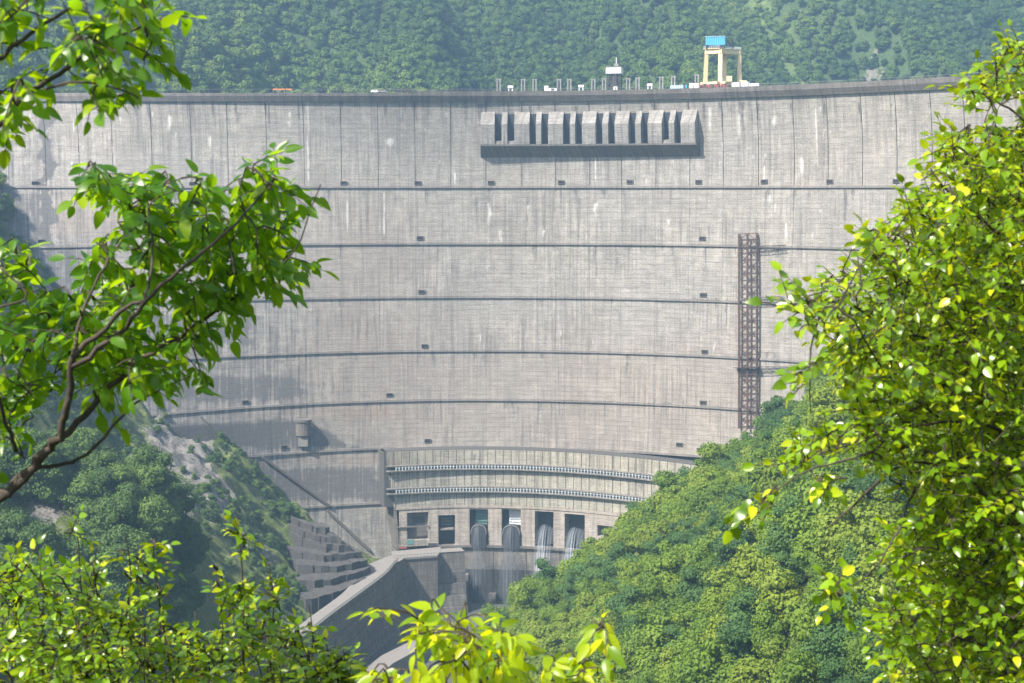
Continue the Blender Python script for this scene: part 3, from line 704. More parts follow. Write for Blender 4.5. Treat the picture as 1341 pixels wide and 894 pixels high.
# parapet kerb and green rail along the edge
mb = MB(); kb = MB()
for i in range(14, 60):
    a = C_[i] + nrm[i] * (rw + .1); b = C_[i + 1] + nrm[i + 1] * (rw + .1)
    kb.bar(a + Vector((0, 0, .25)), b + Vector((0, 0, .25)), .4, .5); mb.bar(a + Vector((0, 0, 1.4)), b + Vector((0, 0, 1.4)), .14); mb.bar(a + Vector((0, 0, .95)), b + Vector((0, 0, .95)), .10)
    mb.box(a + Vector((0, 0, .95)), (.14, .14, 1.0)); mb.box((a + b) / 2 + Vector((0, 0, .95)), (.1, .1, 1.0))
par(kb.build('kerb', m_led), rwall, RD); par(tag(mb.build('railing', m_railg), kind='stuff'), rwall, RD)
# small platform wall in front of the outlet block (right end of the road)
plat = empty('platform_wall', tuple(atz(560, 730, -168.9)), 'square stained concrete platform wall at the road end by the outlets', 'wall')
pv = [atz(577, 721, -168.3), atz(573, 727, -168.3), atz(516, 731, -168.3), atz(512, 722, -168.3), atz(577, 716, -168.3)]
def extr(name, pts, z0, z1, mat, parent, stn=(.3, 0, 0)):
    n = len(pts); V = []; uv = []; Fc = []
    a_ = 0; al = [0]
    for i in range(n): al.append(al[-1] + (pts[(i + 1) % n] - pts[i]).length)
    for i in range(n):
        j = (i + 1) % n
        for p, s, z in ((pts[i], al[i], z0), (pts[j], al[i + 1], z0), (pts[j], al[i + 1], z1), (pts[i], al[i], z1)): V.append((p.x, p.y, z)); uv.append((s, z))
        Fc.append((4 * i, 4 * i + 1, 4 * i + 2, 4 * i + 3))
    k = len(V)
    for p in pts: V.append((p.x, p.y, z1)); uv.append((p.x, p.y))
    Fc.append(tuple(range(k, k + n)))
    o = mesh(name, V, Fc, mat, uv=uv, att=np.tile(stn, (len(V), 1)))
    if parent is not None: par(o, parent, Vector(parent.location))
    return o
extr('wall_body', pv, -200, -169.2, m_ret, plat, (.5, .2, 0)); 
cap = [p + Vector((.0, -.5, 0)) for p in pv[:3]] + pv[3:]
extr('wall_cap', cap, -169.2, -168.25, m_road, plat, (0, 0, 0))
mb = MB()
for i in range(14):
    a = pv[1].lerp(pv[2], i / 13); mb.box((a.x, a.y + .3, -167.7), (.12, .12, 1.1))
mb.bar(pv[1] + Vector((0, .3, 1.15)), pv[2] + Vector((0, .3, 1.15)), .12); par(tag(mb.build('railing', m_railg), kind='stuff'), plat, Vector(plat.location))
# machinery on the platform: red barrow-like winch and teal box
def small_box_thing(name, px, py, zz, dims, mat, label, cat, extra=None):
    p = atz(px, py, zz); e = empty(name, tuple(p), label, cat); mb = MB()
    mb.box((0, 0, dims[2] / 2 + .25), dims); mb.build('body', mat, e); q = MB(); q.box((0, 0, .12), (dims[0] * .9, dims[1] * .9, .24)); q.build('base', m_steel, e)
    q = MB(); q.box((0, 0, dims[2] + .32), (dims[0] * 1.06, dims[1] * 1.06, .14)); q.build('lid', m_led, e); return e
small_box_thing('winch', 528, 718.5, ZRD, (3.4, 2, 1.0), m_red, 'low red machine on the platform left of the outlets', 'winch')
small_box_thing('cabinet', 538, 713, ZRD, (3.0, 1.5, 2.2), m_teal, 'faded teal cabinet standing on the platform by the block wall', 'cabinet')
small_box_thing('parked_vehicle', 567, 716, ZRD, (4.4, 2, 1.7), m_steel, 'dark vehicle parked in the corner of the platform', 'vehicle')
# pale apron path below
a_ = [(470, 880), (500, 858), (530, 843), (556, 832), (566, 838), (545, 852), (515, 868), (488, 892)]
P = [atz(x_, y_, -190.5) for x_, y_ in a_]; o = extr('apron_path', P, -199, -190.5, m_road, None, (0, 0, 0)); tag(o, kind='structure')
# stone terraces on the left, each a curved step
terr = empty('stone_terraces', tuple(atz(440, 760, -172)), 'stepped dark stone terraces beside the road bend', 'terrace')
edges = [((392, 676), (432, 690)), ((396, 690), (448, 703)), ((400, 704), (460, 713)), ((398, 722), (474, 722)), ((402, 741), (482, 732)), ((404, 763), (486, 742)), ((412, 786), (480, 756))]
zs = [-150.5, -153.5, -156.6, -159.6, -162.6, -165.5, -168.3]
for i, (((x0, y0), (x1, y1)), z) in enumerate(zip(edges, zs)):
    x0 -= 12; y0 -= 2
    nb = 9; pts = []
    for k in range(nb + 1):
        t = k / nb; pts.append(atz(x0 + (x1 - x0) * t, y0 + (y1 - y0) * t + 5 * math.sin(t * math.pi) + float(rng.uniform(-1, 1)), z))
    for k in range(nb):
        a, b = pts[k], pts[k + 1]; back = Vector((-5, 11, 0)); r_ = rng.uniform(-.9, .5)
        q = [a + Vector((0, r_, 0)), b + Vector((-.12, r_ + float(rng.uniform(-.4, .4)), 0)), b + back, a + back]
        extr('stone_block', q, z - 13, z + float(rng.uniform(-.45, .35)), m_stone, terr, (0, 0, 0))

# ------------------------------------------------------------------ mast of the hoist on the dam face
def crest_pt(px, py, off): s = S(px, py); return s
mast_s = S(981.5, 430); zm1 = zat(304, 981.5); zm0 = zat(560, 981.5)
b0 = dpt(S(981.5, 560), zm0, 1.7); mast = empty('hoist_mast', b0.tolist(), 'tall rusty lattice mast fixed to the face of the dam', 'lattice mast')
zx = Vector((dpt(S(981.5, 304), zm1, 1.7) - b0).tolist()).normalized(); t = dpt(mast_s + 3, -60.) - dpt(mast_s - 3, -60.); tx = Vector(t.tolist()); tx = (tx - zx * tx.dot(zx)).normalized()
mast.rotation_euler = Matrix((tx, zx.cross(tx), zx)).transposed().to_euler()
hM = zm1 - zm0; Wm = 9.0; Dm = 1.6
yo = []   # the mast follows the vertical chord of the face
legm = MB().box((0, 0, hM / 2), (.42, .42, hM)).build('leg', m_rust, mast); legm.location = (-Wm / 2, -Dm / 2, 0)
for x_, y_ in ((-.25, -Dm / 2), (.25, -Dm / 2), (Wm / 2, -Dm / 2), (-Wm / 2, Dm / 2), (Wm / 2, Dm / 2)):
    c = link_copy(legm, mast); c.location = (x_, y_, 0)
nst = int(hM / 3.1); dz = hM / nst
rail = MB().box((0, 0, 0), (Wm, .30, .32)).build('crossbar', m_rust, mast); rail.location = (0, -Dm / 2, 0)
railb = MB().box((0, 0, 0), (.2, Dm, .2)).build('tie_bar', m_steel, mast); railb.location = (-Wm / 2, 0, 0)
dg1 = MB().bar((-Wm / 4 + .2, 0, -dz / 2), (Wm / 4 - .2, 0, dz / 2), .27).build('brace', m_rust, mast); dg1.location = (-Wm / 4, -Dm / 2, dz / 2)
dg2 = MB().bar((Wm / 4 - .2, 0, -dz / 2), (-Wm / 4 + .2, 0, dz / 2), .27).build('brace', m_rust, mast); dg2.location = (Wm / 4, -Dm / 2, dz / 2)
for k in range(1, nst + 1):
    c = link_copy(rail, mast); c.location = (0, -Dm / 2, k * dz)
    for sx_ in (-1, 1): c = link_copy(railb, mast); c.location = (sx_ * Wm / 2, 0, k * dz)
    if k < nst:
        A, B_ = (dg1, dg2) if k % 2 == 0 else (dg2, dg1)
        c = link_copy(A, mast); c.location = (-Wm / 4, -Dm / 2, (k + .5) * dz); c = link_copy(B_, mast); c.location = (Wm / 4, -Dm / 2, (k + .5) * dz)
def arm(py, length, left=0):
    z = zat(py, 981.5) - zm0; x0 = Wm / 2 - left
    mb = MB()
    for yy in (-1, 1):
        for zz in (0, 1.5): mb.bar((x0 - 3, yy, z + zz), (x0 + length, yy, z + zz), .2)
        nn = int(length / 1.6)
        for i in range(nn): a = x0 + length * i / nn; b = x0 + length * (i + 1) / nn; mb.bar((a, yy, z + 1.5 * (i % 2)), (b, yy, z + 1.5 * ((i + 1) % 2)), .14)
    for i in range(int(length / 1.6)): a = x0 + 1.6 * i; mb.bar((a, -1, z), (a, 1, z), .14)
    mb.build('landing_bridge', m_steel, mast)
arm(325, 14); arm(392, 13); arm(483, 15)
mb = MB(); z = zat(480, 981.5) - zm0; mb.box((-.5, -.4, z), (Wm + 3.5, 4, .25)); mb.box((-.5, -2.3, z + 1.2), (Wm + 3.5, .15, .15)); mb.box((-.5, -2.3, z + 2.2), (Wm + 3.5, .15, .15)); mb.build('work_platform', m_rust, mast)
for py in (330, 392, 460):
    z = zat(py, 981.5) - zm0; mb = MB(); mb.box((0, 3.2, z), (.3, 4.5, .3)); mb.box((3.5, 3.2, z), (.3, 4.5, .3)); mb.build('wall_anchor', m_steel, mast)

# ------------------------------------------------------------------ things on the crest
def on_crest(px, off=-5.):
    s = s_at(px, ZT, off); p = dpt(s, (ZT - .7) if px > 540 else ZT - 1.6, off); t = dpt(s + 3, 40.) - dpt(s - 3, 40.)
    return Vector(p.tolist()), math.atan2(t[1], t[0])
def hpx(py, p): return at(670, py, p.y).z - p.z     # height above p of a pixel row at p's distance
posts = [(653, 103), (685, 103), (700, 103), (732, 103), (745.5, 103), (777, 103), (791, 102), (822.5, 102), (835, 101), (866, 100), (881.6, 99), (912.5, 97)]
pl = ['leftmost tall grey gate post on the dam crest', 'tall grey gate post standing above the black hook frame', 'tall grey gate post right of the first wide gap', 'tall grey gate post just right of the low white cabin', 'second tall grey gate post right of the low white cabin', 'tall grey gate post two places left of the signal cabin', 'tall grey gate post touching the left side of the signal cabin', 'tall grey gate post just right of the signal cabin', 'second tall grey gate post right of the signal cabin', 'tall grey gate post left of the pale blue container', 'tall grey gate post behind the pale blue container', 'tall grey gate post on the white block beside the gantry crane']
proto = None
for (px, py), lb in zip(posts, pl):
    p, rz = on_crest(px); h = hpx(py, p)
    if proto is None:
        e = empty('gate_post', tuple(p), lb, 'post', 'gate posts in a row on the dam crest', rz); h0 = h
        for x_ in (-.75, .75): MB().box((x_, 0, h / 2), (.62, .7, h)).build('column', m_post, e)
        MB().box((0, 0, h * .93), (2.5, .9, .45)).build('head_beam', m_post, e)
        mb = MB(); mb.box((-.1, -.45, h * .45), (.25, .2, h * .85)); mb.build('guide_rail', m_steel, e); MB().box((0, 0, .2), (2.8, 1.6, .4)).build('foot', m_led, e); proto = e
    else:
        e = link_copy(proto)
        for ch in list(proto.children): link_copy(ch, e)
        e.location = p; e.rotation_euler = (0, 0, rz); e.scale = (1, 1, h / h0); e['label'] = lb
shorts = [(668.5, 111, 'short white hoist box standing right of the first gate post'), (761, 111, 'short white hoist box midway between the low cabin and the signal cabin'), (851, 110, 'short white hoist box right of the signal cabin')]
sp_ = None
for px, py, lb in shorts:
    p, rz = on_crest(px); h = hpx(py, p)
    if sp_ is None:
        e = empty('hoist_box', tuple(p), lb, 'hoist', 'short white hoist boxes between the gate posts', rz); sp_ = e
        for x_ in (-.9, .9): MB().box((x_, 0, h * .45), (.45, .8, h * .9)).build('leg', m_white, e)
        MB().box((0, 0, h * .78), (2.7, 1.2, h * .28)).build('drum_housing', m_white, e)
    else:
        e = link_copy(sp_); [link_copy(ch, e) for ch in list(sp_.children)]; e.location = p; e.rotation_euler = (0, 0, rz); e['label'] = lb
# low white cabin
p, rz = on_crest(721); e = empty('low_cabin', tuple(p), 'low white cabin with a stepped roof on the dam crest', 'cabin', None, rz)
MB().box((.9, 0, 1.5), (4.8, 2.5, 1.7)).build('body', m_white, e); MB().box((-2, 0, 2.0), (2.0, 2.2, 3.0)).build('stair_tower', m_white, e); MB().box((.9, 0, 2.42), (5.0, 2.7, .16)).build('roof', m_led, e)
MB().box((1.2, -1.27, 1.6), (1.6, .06, .7)).build('window', m_dark, e)
# signal cabin on lattice legs
p, rz = on_crest(804.5); e = empty('signal_cabin', tuple(p), 'white boxy cabin raised on a dark steel frame with an antenna', 'cabin', None, rz)
zc0, zc1, za = hpx(97, p), hpx(88, p), hpx(75, p)
MB().box((0, 0, (zc0 + zc1) / 2), (7.6, 5, zc1 - zc0)).build('cabin_body', m_white, e); MB().box((0, 0, zc1 + .18), (8.1, 5.4, .3)).build('roof', m_led, e)
MB().box((0, -2.55, zc0 + .1), (7.9, .12, .3)).build('floor_beam', m_steel, e)
for x_ in (-3.0, -.6, 1.2, 3.2):
    for y_ in (-1.8, 1.8): MB().box((x_, y_, zc0 / 2), (.42, .42, zc0)).build('leg', m_steel, e)
mb = MB()
for y_ in (-1.8, 1.8):
    for a, b in ((-3, -.6), (1.2, 3.2)):
        for k in range(3): z0, z1 = zc0 * k / 3, zc0 * (k + 1) / 3; mb.bar((a, y_, z0), (b, y_, z1), .2); mb.bar((b, y_, z0), (a, y_, z1), .2); mb.bar((a, y_, z1), (b, y_, z1), .2)
mb.build('bracing', m_steel, e)
MB().box((.3, -2, zc0 * .45), (2.2, .3, zc0 * .9)).build('stair_panel', m_steel, e)
mb = MB(); mb.tube([(.9, 0, zc1), (.9, 0, za)], .24); mb.build('antenna', m_white, e); MB().box((.9, 0, zc1 + 1.1), (2.2, 1.0, 1.4)).build('roof_hatch', m_post, e)
# small white kiosk under it
p, rz = on_crest(806, -2); e = empty('kiosk', tuple(p), 'tiny white kiosk at the foot of the signal cabin', 'kiosk', None, rz)
MB().box((0, 0, 1.4), (1.9, 1.2, 2.4)).build('body', m_white, e); MB().box((0, -.63, 1.3), (.5, .05, 1.6)).build('door', m_steel, e); MB().box((0, 0, 2.68), (2.2, 1.5, .14)).build('roof', m_led, e)
# pale blue container, dark small truck
p, rz = on_crest(887, -3); e = empty('container', tuple(p), 'long pale blue container low behind the parapet', 'container', None, rz)
MB().box((0, 0, 1.45), (6.6, 2.3, 1.9)).build('body', m_blue2, e); MB().box((0, 0, 2.46), (6.8, 2.5, .12)).build('roof', m_white, e); MB().box((-1, -1.17, 1.4), (1.0, .06, 1.5)).build('door', m_rail, e)
p, rz = on_crest(898.5, -3); e = empty('switch_cabinet', tuple(p), 'small dark blue cabinet between container and white block', 'cabinet', None, rz)
MB().box((0, 0, 1.7), (1.6, 1.2, 2.6)).build('body', m_steel, e); MB().box((.1, -.62, 1.7), (.7, .05, 1.8)).build('door', m_blue, e)
p, rz = on_crest(909.5, -2.5); e = empty('winch_house', tuple(p), 'white block house left of the gantry crane', 'winch house', None, rz)
MB().box((0, 0, 1.9), (4.6, 2.6, 2.8)).build('body', m_white, e); MB().box((-.2, -1.32, 1.7), (.5, .05, 1.9)).build('door', m_post, e); MB().box((0, 0, 3.36), (4.9, 2.9, .14)).build('roof', m_led, e)
# gantry crane
p, _ = on_crest(943, -4.5); s_c = S(943, 112); g = empty('gantry_crane', tuple(p), 'cream gantry crane with a blue machine house on the dam crest', 'crane', None, R(38))
p2 = p; k_ = p.y / F
zt0, zt1, zb1_ = hpx(70, p), hpx(63.5, p), hpx(106.5, p); zl = hpx(109.2, p)
# local axes: -x = towards the left leg, +y' = towards the right leg, nearest corner at the origin
wA, wB = 17 * k_ / math.cos(R(38)), 26.5 * k_ / math.sin(R(38)) * .62 / .62
wA = 17 * k_ / math.cos(R(38)); wB = 26 * k_ / math.sin(R(52))
g.rotation_euler = (0, 0, 0)
eA = Vector((-math.cos(R(35)), math.sin(R(35)), 0)); eA *= 17 * k_ / math.cos(R(35))
eB = Vector((math.cos(R(40)), math.sin(R(40)), 0)); eB *= 27 * k_ / math.cos(R(40))
corners = {'near': Vector((0, 0, 0)), 'left': eA, 'right': eB, 'back': eA + eB}
for kname, c in corners.items():
    mb = MB(); top = c * 1.0 + Vector((0, 0, zt0)); bot = c + (c - (eA + eB) / 2) * .05 + Vector((0, 0, zl)); mb.bar(bot, top, 1.9, 1.5); mb.build('leg', m_cream, g)
tb = [('left', 'near'), ('near', 'right'), ('right', 'back'), ('back', 'left')]
for a, b in tb:
    d = (corners[b] - corners[a]).normalized() * .9
    mb = MB(); mb.bar(corners[a] - d + Vector((0, 0, (zt0 + zt1) / 2)), corners[b] + d + Vector((0, 0, (zt0 + zt1) / 2)), 1.3, zt1 - zt0 - .3); mb.build('top_girder', m_cream, g)
for a, b in (('left', 'near'), ('right', 'back'), ('near', 'right')):
    d = (corners[b] - corners[a]).normalized() * 3.0
    mb = MB(); mb.bar(corners[a] - d + Vector((0, 0, zl + .45)), corners[b] + d + Vector((0, 0, zl + .45)), 1.4, 1.1); mb.build('base_girder', m_cream, g)
mb = MB(); q = [corners[k] for k in ('left', 'near', 'right', 'back')]; cen = (eA + eB) / 2
V = [cen + (c - cen) * 1.22 + Vector((0, 0, zt1 + dz_)) for dz_ in (0, .25) for c in q]
mb.add(V, [(3, 2, 1, 0), (4, 5, 6, 7), (0, 1, 5, 4), (1, 2, 6, 5), (2, 3, 7, 6), (3, 0, 4, 7)]); mb.build('deck', m_cream, g)
mb = MB()
for a, b in zip(q, q[1:] + q[:1]):
    A = cen + (a - cen) * 1.2; B = cen + (b - cen) * 1.2
    for k in range(9): c = A.lerp(B, k / 8); mb.box((c.x, c.y, zt1 + .8), (.13, .13, 1.2))
    for hh in (.8, 1.4): mb.bar(A + Vector((0, 0, zt1 + hh)), B + Vector((0, 0, zt1 + hh)), .12)
mb.build('deck_railing', m_rail, g)
hz0, hz1 = hpx(58.5, p), hpx(47.5, p); cH = (eA * .62 + Vector((0, 0, 0)))
aH = math.atan2(-eA.y, -eA.x)
house = MB(); house.box((cH.x + 2.0, cH.y + 1.2, (hz0 + hz1) / 2), (9.2, 5.4, hz1 - hz0), R(-12)); ho = house.build('machine_house', m_blue, g)
mb = MB(); mb.box((cH.x + 2.0, cH.y + 1.2, hz1 + .15), (9.6, 5.8, .3), R(-12)); mb.build('house_roof', m_blue2, ho)
mb = MB()
for k in range(9): a = -4.2 + k * 1.05; ca, sa = math.cos(R(-12)), math.sin(R(-12)); mb.box((cH.x + 2.0 + a * ca + 2.74 * sa, cH.y + 1.2 + a * sa - 2.74 * ca, (hz0 + hz1) / 2), (.16, .1, hz1 - hz0 - .3), R(-12))
mb.build('corrugation', m_blue2, ho)
mb = MB(); mb.box((cH.x + 1.8, cH.y + 1.1, (zt1 + hz0) / 2 + .1), (8.6, 4.2, hz0 - zt1 + .1), R(-12)); mb.build('trolley', m_steel, g)
mb = MB(); mb.tube([cen * .6 + Vector((-1.5, 0, zt0)), cen * .6 + Vector((-1.5, 0, hpx(84, p)))], .12); mb.build('hoist_rope', m_steel, g)
c = cen * .6 + Vector((-1.5, 0, 0)); MB().box((c.x, c.y, hpx(88, p)), (1.3, 1.2, 3.6)).build('hook_block', m_red, g)
for kname, c in corners.items():
    for s_ in (-1, 1):
        d = (eA.normalized() if kname in ('near', 'left') else -eA.normalized()) * 1.7 * s_
        bo = MB().box((c.x + d.x, c.y + d.y, zl * .55), (2.6, 1.4, zl * .75)).build('bogie', m_red, g)
        wv = MB()
        for t_ in (-.75, .75): wv.tube([(c.x + d.x + t_, c.y + d.y - .8, .85), (c.x + d.x + t_, c.y + d.y + .8, .85)], .6, 10)
        wv.build('wheel', m_steel, bo)
mb = MB(); lx_ = corners['left'] + Vector((-1.4, -.6, 0))
for dx in (-.35, .35): mb.box((lx_.x + dx, lx_.y, (zl + zt1) / 2), (.12, .12, zt1 - zl))
for k in range(22): mb.box((lx_.x, lx_.y, zl + (zt1 - zl) * k / 22), (.7, .08, .08))
mb.build('ladder', m_steel, g)
mb = MB(); mb.tube([cen * .6 + Vector((-.3, 0, zt0)), cen * .6 + Vector((-.9, 0, hpx(86, p)))], .1); mb.build('hoist_rope', m_steel, g)
c = corners['near'] + Vector((4.2, 0, 0)); MB().box((c.x, c.y, hpx(103, p)), (2.5, 2, 2.6)).build('operator_cab', m_cream, g)
c = corners['right'] + Vector((1.8, -1, 0)); MB().box((c.x, c.y, hpx(105, p)), (3.6, 1.4, 1.0)).build('cable_drum', m_cream, g)
# white crates and small trucks by the crane
for px, dims, mt, lb in ((964, (3.6, 2.2, 2.6), m_white, 'white crate at the foot of the gantry crane'), (976, (3.4, 2.0, 2.8), m_white, 'white panelled crate right of the gantry crane'), (988, (4.8, 2.0, 1.9), m_white, 'low white crate at the right end beside the crane')):
    p, rz = on_crest(px, -2); e = empty('crate', tuple(p), lb, 'crate', 'white crates by the gantry crane', rz); MB().box((0, 0, dims[2] / 2 + .3), dims).build('body', mt, e)
    for k in range(3): MB().box((-dims[0] / 2 + dims[0] * (k + .5) / 3, -dims[1] / 2 - .05, dims[2] / 2 + .3), (.3, .1, dims[2] * .9)).build('batten', m_post, e)
# orange barrier, dark truck, small pale items further left
for i, px in enumerate((361, 369, 378)):
    p, rz = on_crest(px, .6); e = empty('barrier', tuple(p), ['left orange road barrier on the crest above the left tree', 'middle orange road barrier on the crest', 'right orange road barrier on the crest'][i], 'barrier', 'orange barriers on the dam crest', rz)
    MB().box((0, 0, 2.55), (2.9, .25, .7)).build('board', m_orange, e)
    for x_ in (-1.2, 1.2): MB().box((x_, 0, 1.2), (.16, .5, 2.4)).build('leg', m_post, e)
p, rz = on_crest(526, -3); e = empty('flatbed_truck', tuple(p), 'dark low truck parked on the crest left of the gate posts', 'truck', None, rz)
MB().box((-.7, 0, 2.2), (6.6, 2.3, 1.5)).build('load_bed', m_steel, e); MB().box((3.7, 0, 2.3), (1.9, 2.2, 2.2)).build('cab', m_steel, e); MB().box((3.9, -1.12, 2.8), (1.1, .05, .7)).build('window', m_dark, e)
for x_ in (-3, -1.9, 3.5):
    for y_ in (-1.05, 1.05): w__ = MB(); w__.tube([(x_, y_ - .15, .55), (x_, y_ + .15, .55)], .55, 12); w__.build('wheel', m_dark, e)
def car(px, mat, lb):
    p, rz = on_crest(px, -3.2); e = empty('parked_car', tuple(p), lb, 'car', 'cars parked on the dam crest', rz)
    pr = [(-2.1, .5), (2.1, .5), (2.15, 1.0), (1.4, 1.15), (.8, 1.75), (-1.0, 1.8), (-1.7, 1.2), (-2.15, 1.1)]; n = len(pr)
    V = [(x_, y_, z_ + .9) for y_ in (-.85, .85) for x_, z_ in pr]; mb = MB(); mb.add(V, [tuple(range(n)), tuple(range(n, 2 * n))[::-1]] + [((i + 1) % n, i, i + n, (i + 1) % n + n) for i in range(n)]); mb.build('body', mat, e)
    MB().box((-.1, 0, 2.38), (1.6, 1.74, .34)).build('window', m_dark, e)
    for x_ in (-1.3, 1.3):
        for y_ in (-.8, .8): w__ = MB(); w__.tube([(x_, y_ - .12, 1.3), (x_, y_ + .12, 1.3)], .36, 10); w__.build('wheel', m_dark, e)
car(491, m_white, 'white car seen over the crest parapet left of the dark truck'); car(501, m_post, 'grey car seen over the crest parapet beside the dark truck')
# black hook frame hanging over the crest beam
p = dpt(S(685, 124), ZP, 2.6); e = empty('ladder_frame', p.tolist(), 'small dark ladder hung over the crest beam', 'ladder')
for x_ in (-.5, .5): MB().box((x_, -.1, -.4), (.14, .14, 2.8)).build('rail', m_steel, e)
for k in range(5): MB().box((0, -.1, -1.5 + k * .55), (1.0, .1, .1)).build('rung', m_steel, e)

# ------------------------------------------------------------------ forest trees
def crown_mesh(name, seed, rx, rz_, nl, nq, ls, mat):
    g = np.random.default_rng(seed); V = []; Fc = []
    lobes = []
    for i in range(nl):
        a = g.uniform(0, 2 * math.pi); h = g.uniform(.05, 1) ** .8; r = (1 - .55 * h ** 2) * g.uniform(.25, .68)
        lobes.append((rx * r * math.cos(a), rx * r * math.sin(a), rz_ * (h * 1.25 - .35), rx * g.uniform(.24, .52)))
    lobes.append((0, 0, rz_ * .1, rx * .66)); lobes.append((0, 0, -rz_ * .3, rx * .6))
    # solid hearts of the lobes: rough low-poly balls, so the crown is not see-through
    ico_v = [(0, 0, 1)] + [(math.cos(a) * .894, math.sin(a) * .894, .447) for a in np.arange(5) * 1.2566] + [(math.cos(a) * .894, math.sin(a) * .894, -.447) for a in np.arange(5) * 1.2566 + .628] + [(0, 0, -1)]
    ico_f = [(0, 1 + i, 1 + (i + 1) % 5) for i in range(5)] + [(1 + i, 6 + i, 1 + (i + 1) % 5) for i in range(5)] + [(1 + (i + 1) % 5, 6 + i, 6 + (i + 1) % 5) for i in range(5)] + [(11, 6 + (i + 1) % 5, 6 + i) for i in range(5)]
    for (x, y, z, r) in lobes:
        n = len(V); j = g.uniform(.62, .88, 12)
        V += [(x + v[0] * r * j[k], y + v[1] * r * j[k], z + v[2] * r * .85 * j[k]) for k, v in enumerate(ico_v)]; Fc += [tuple(q + n for q in f) for f in ico_f]
    tot = sum(l[3] ** 2 for l in lobes)
    for (x, y, z, r) in lobes:
        for _ in range(int(nq * r * r / tot)):
            d = Vector(g.normal(size=3)); d.z = abs(d.z) * 1.0 - .25 * (g.random() < .3); d.normalize()
            rr = r * g.uniform(.8, 1.12); c = Vector((x + d.x * rr, y + d.y * rr, z + d.z * rr * .85))
            nn = (d + Vector(g.normal(size=3)) * .45 + Vector((0, 0, .3))).normalized(); u = nn.orthogonal().normalized(); u = (Matrix.Rotation(g.uniform(0, 6.28), 3, nn) @ u); v = nn.cross(u)
            s = ls * g.uniform(.6, 1.3); k = len(V)
            V += [c - u * s * .5, c + v * s * .46 - nn * s * .12, c + u * s * .5, c - v * s * .46 - nn * s * .12]; Fc.append((k, k + 1, k + 2)); Fc.append((k, k + 2, k + 3))
    me = bpy.data.meshes.new(name); me.from_pydata([tuple(v) for v in V], [], Fc); me.materials.append(mat); me.update(); return me
crownsR = [crown_mesh('crown', 20 + i, 5.2, (5.2, 6.6, 4.6, 5.8, 7.0, 5.0)[i], (9, 12, 7, 10, 8, 11)[i], (3200, 2800, 2300, 3200, 3600, 2400)[i], (.44, .50, .58, .42, .36, .54)[i], (m_crown, m_crown, m_crown2, m_crown, m_crown3, m_crown2)[i]) for i in range(6)]
crownsL = [crown_mesh('crown', 60 + i, 6.0, (6.6, 7.6, 6.0)[i], 12, 3200, .52, m_crownL) for i in range(3)]
crownsF = [crown_mesh('crown', 80 + i, 5.2, (5.0, 6.0, 4.6)[i], 8, 760, .95, m_far) for i in range(3)]
tm = MB(); tm.tube([(0, 0, -2.5), (.1, 0, 2), (.25, .1, 6.5)], [.42, .32, .14], 6)
for a in range(4): an = a * 1.7; tm.tube([(.05, 0, 2.0 + a * .7), (1.8 * math.cos(an), 1.8 * math.sin(an), 4.4 + a * .6)], [.16, .06], 4)
trunk_me = None
def tree(x, y, z, s, sz, rot, crowns, label, group, name='forest_tree', idx=0):
    global trunk_me
    e = empty(name, (x, y, z), label, 'tree', group, rot); e.scale = (s, s, sz)
    if trunk_me is None:
        t_ = tm.build('trunk', m_trunk, e); trunk_me = t_.data
    else: t_ = bpy.data.objects.new('trunk', trunk_me); col.objects.link(t_); t_.parent = e
    c = bpy.data.objects.new('crown', crowns[idx]); col.objects.link(c); c.parent = e; c.location = (0, 0, 5.2); return e
def scatter(x0, x1, y0, y1, sp, jit=.42):
    P = []
    for j, y in enumerate(np.arange(y0, y1, sp * .87)):
        for x in np.arange(x0 + (j % 2) * sp / 2, x1, sp): P.append((x + rng.uniform(-jit, jit) * sp, y + rng.uniform(-jit, jit) * sp))
    return np.array(P)
P = scatter(-20, 420, 190, 665, 8.8)
Z = H(P[:, 0], P[:, 1]); px, py = proj(P[:, 0], P[:, 1], Z + 8)
ok = (Z > -186) & (P[:, 0] > -8)
right_only = (-178 + .68 * (P[:, 0] + 3) + .12 * (600 - P[:, 1])) > -190
vis = (px > 600) & (px < 1420) & (py > 380) & (py < 980)
sel = np.where(ok & right_only & vis)[0]
sel = sel[np.argsort(P[sel, 1] + np.where(px[sel] > 1160, 900, 0) + np.where(py[sel] > 925, 900, 0))]
# keep the hand-made 255: along the skyline first, then the nearest clear ones
sky = [i for i in sel if P[i, 1] > 560 and px[i] < 1120]; rest = [i for i in sel if i not in set(sky)]
sky = sky[::1][:110]; keep = sky + rest[:255 - len(sky)]; keepset = set(keep); other = [i for i in np.where(ok & right_only & (px > 600))[0] if i not in keepset]
def rtree_label(i, s, k):
    size = 'broad' if s > 1.38 else 'middling' if s > 1.1 else 'narrow'
    tone = ('green', 'green', 'yellowish', 'green', 'dark', 'yellowish')[k]
    row = 'on the skyline of' if P[i, 1] > 560 else 'low on' if py[i] > 780 else 'halfway up'
    x_ = px[i]; at_ = 'above the pool' if x_ < 720 else 'below the outlet openings' if x_ < 800 else 'below the railed walkways' if x_ < 900 else 'below the lattice mast' if x_ < 1000 else 'left of the big bush' if x_ < 1080 else 'behind the big bush'
    return f'{size} {tone} tree {row} the right bank wood {at_}', f'{size} {tone} trees {row} the right bank wood {at_}'
for n, i in enumerate(keep):
    s = rng.uniform(.85, 1.65); k = int(rng.integers(6)); lb, gk = rtree_label(i, s, k); tree(P[i, 0], P[i, 1], Z[i] - .5, s, s * rng.uniform(.85, 1.2), rng.uniform(0, 6.28), crownsR, lb, gk, idx=k)
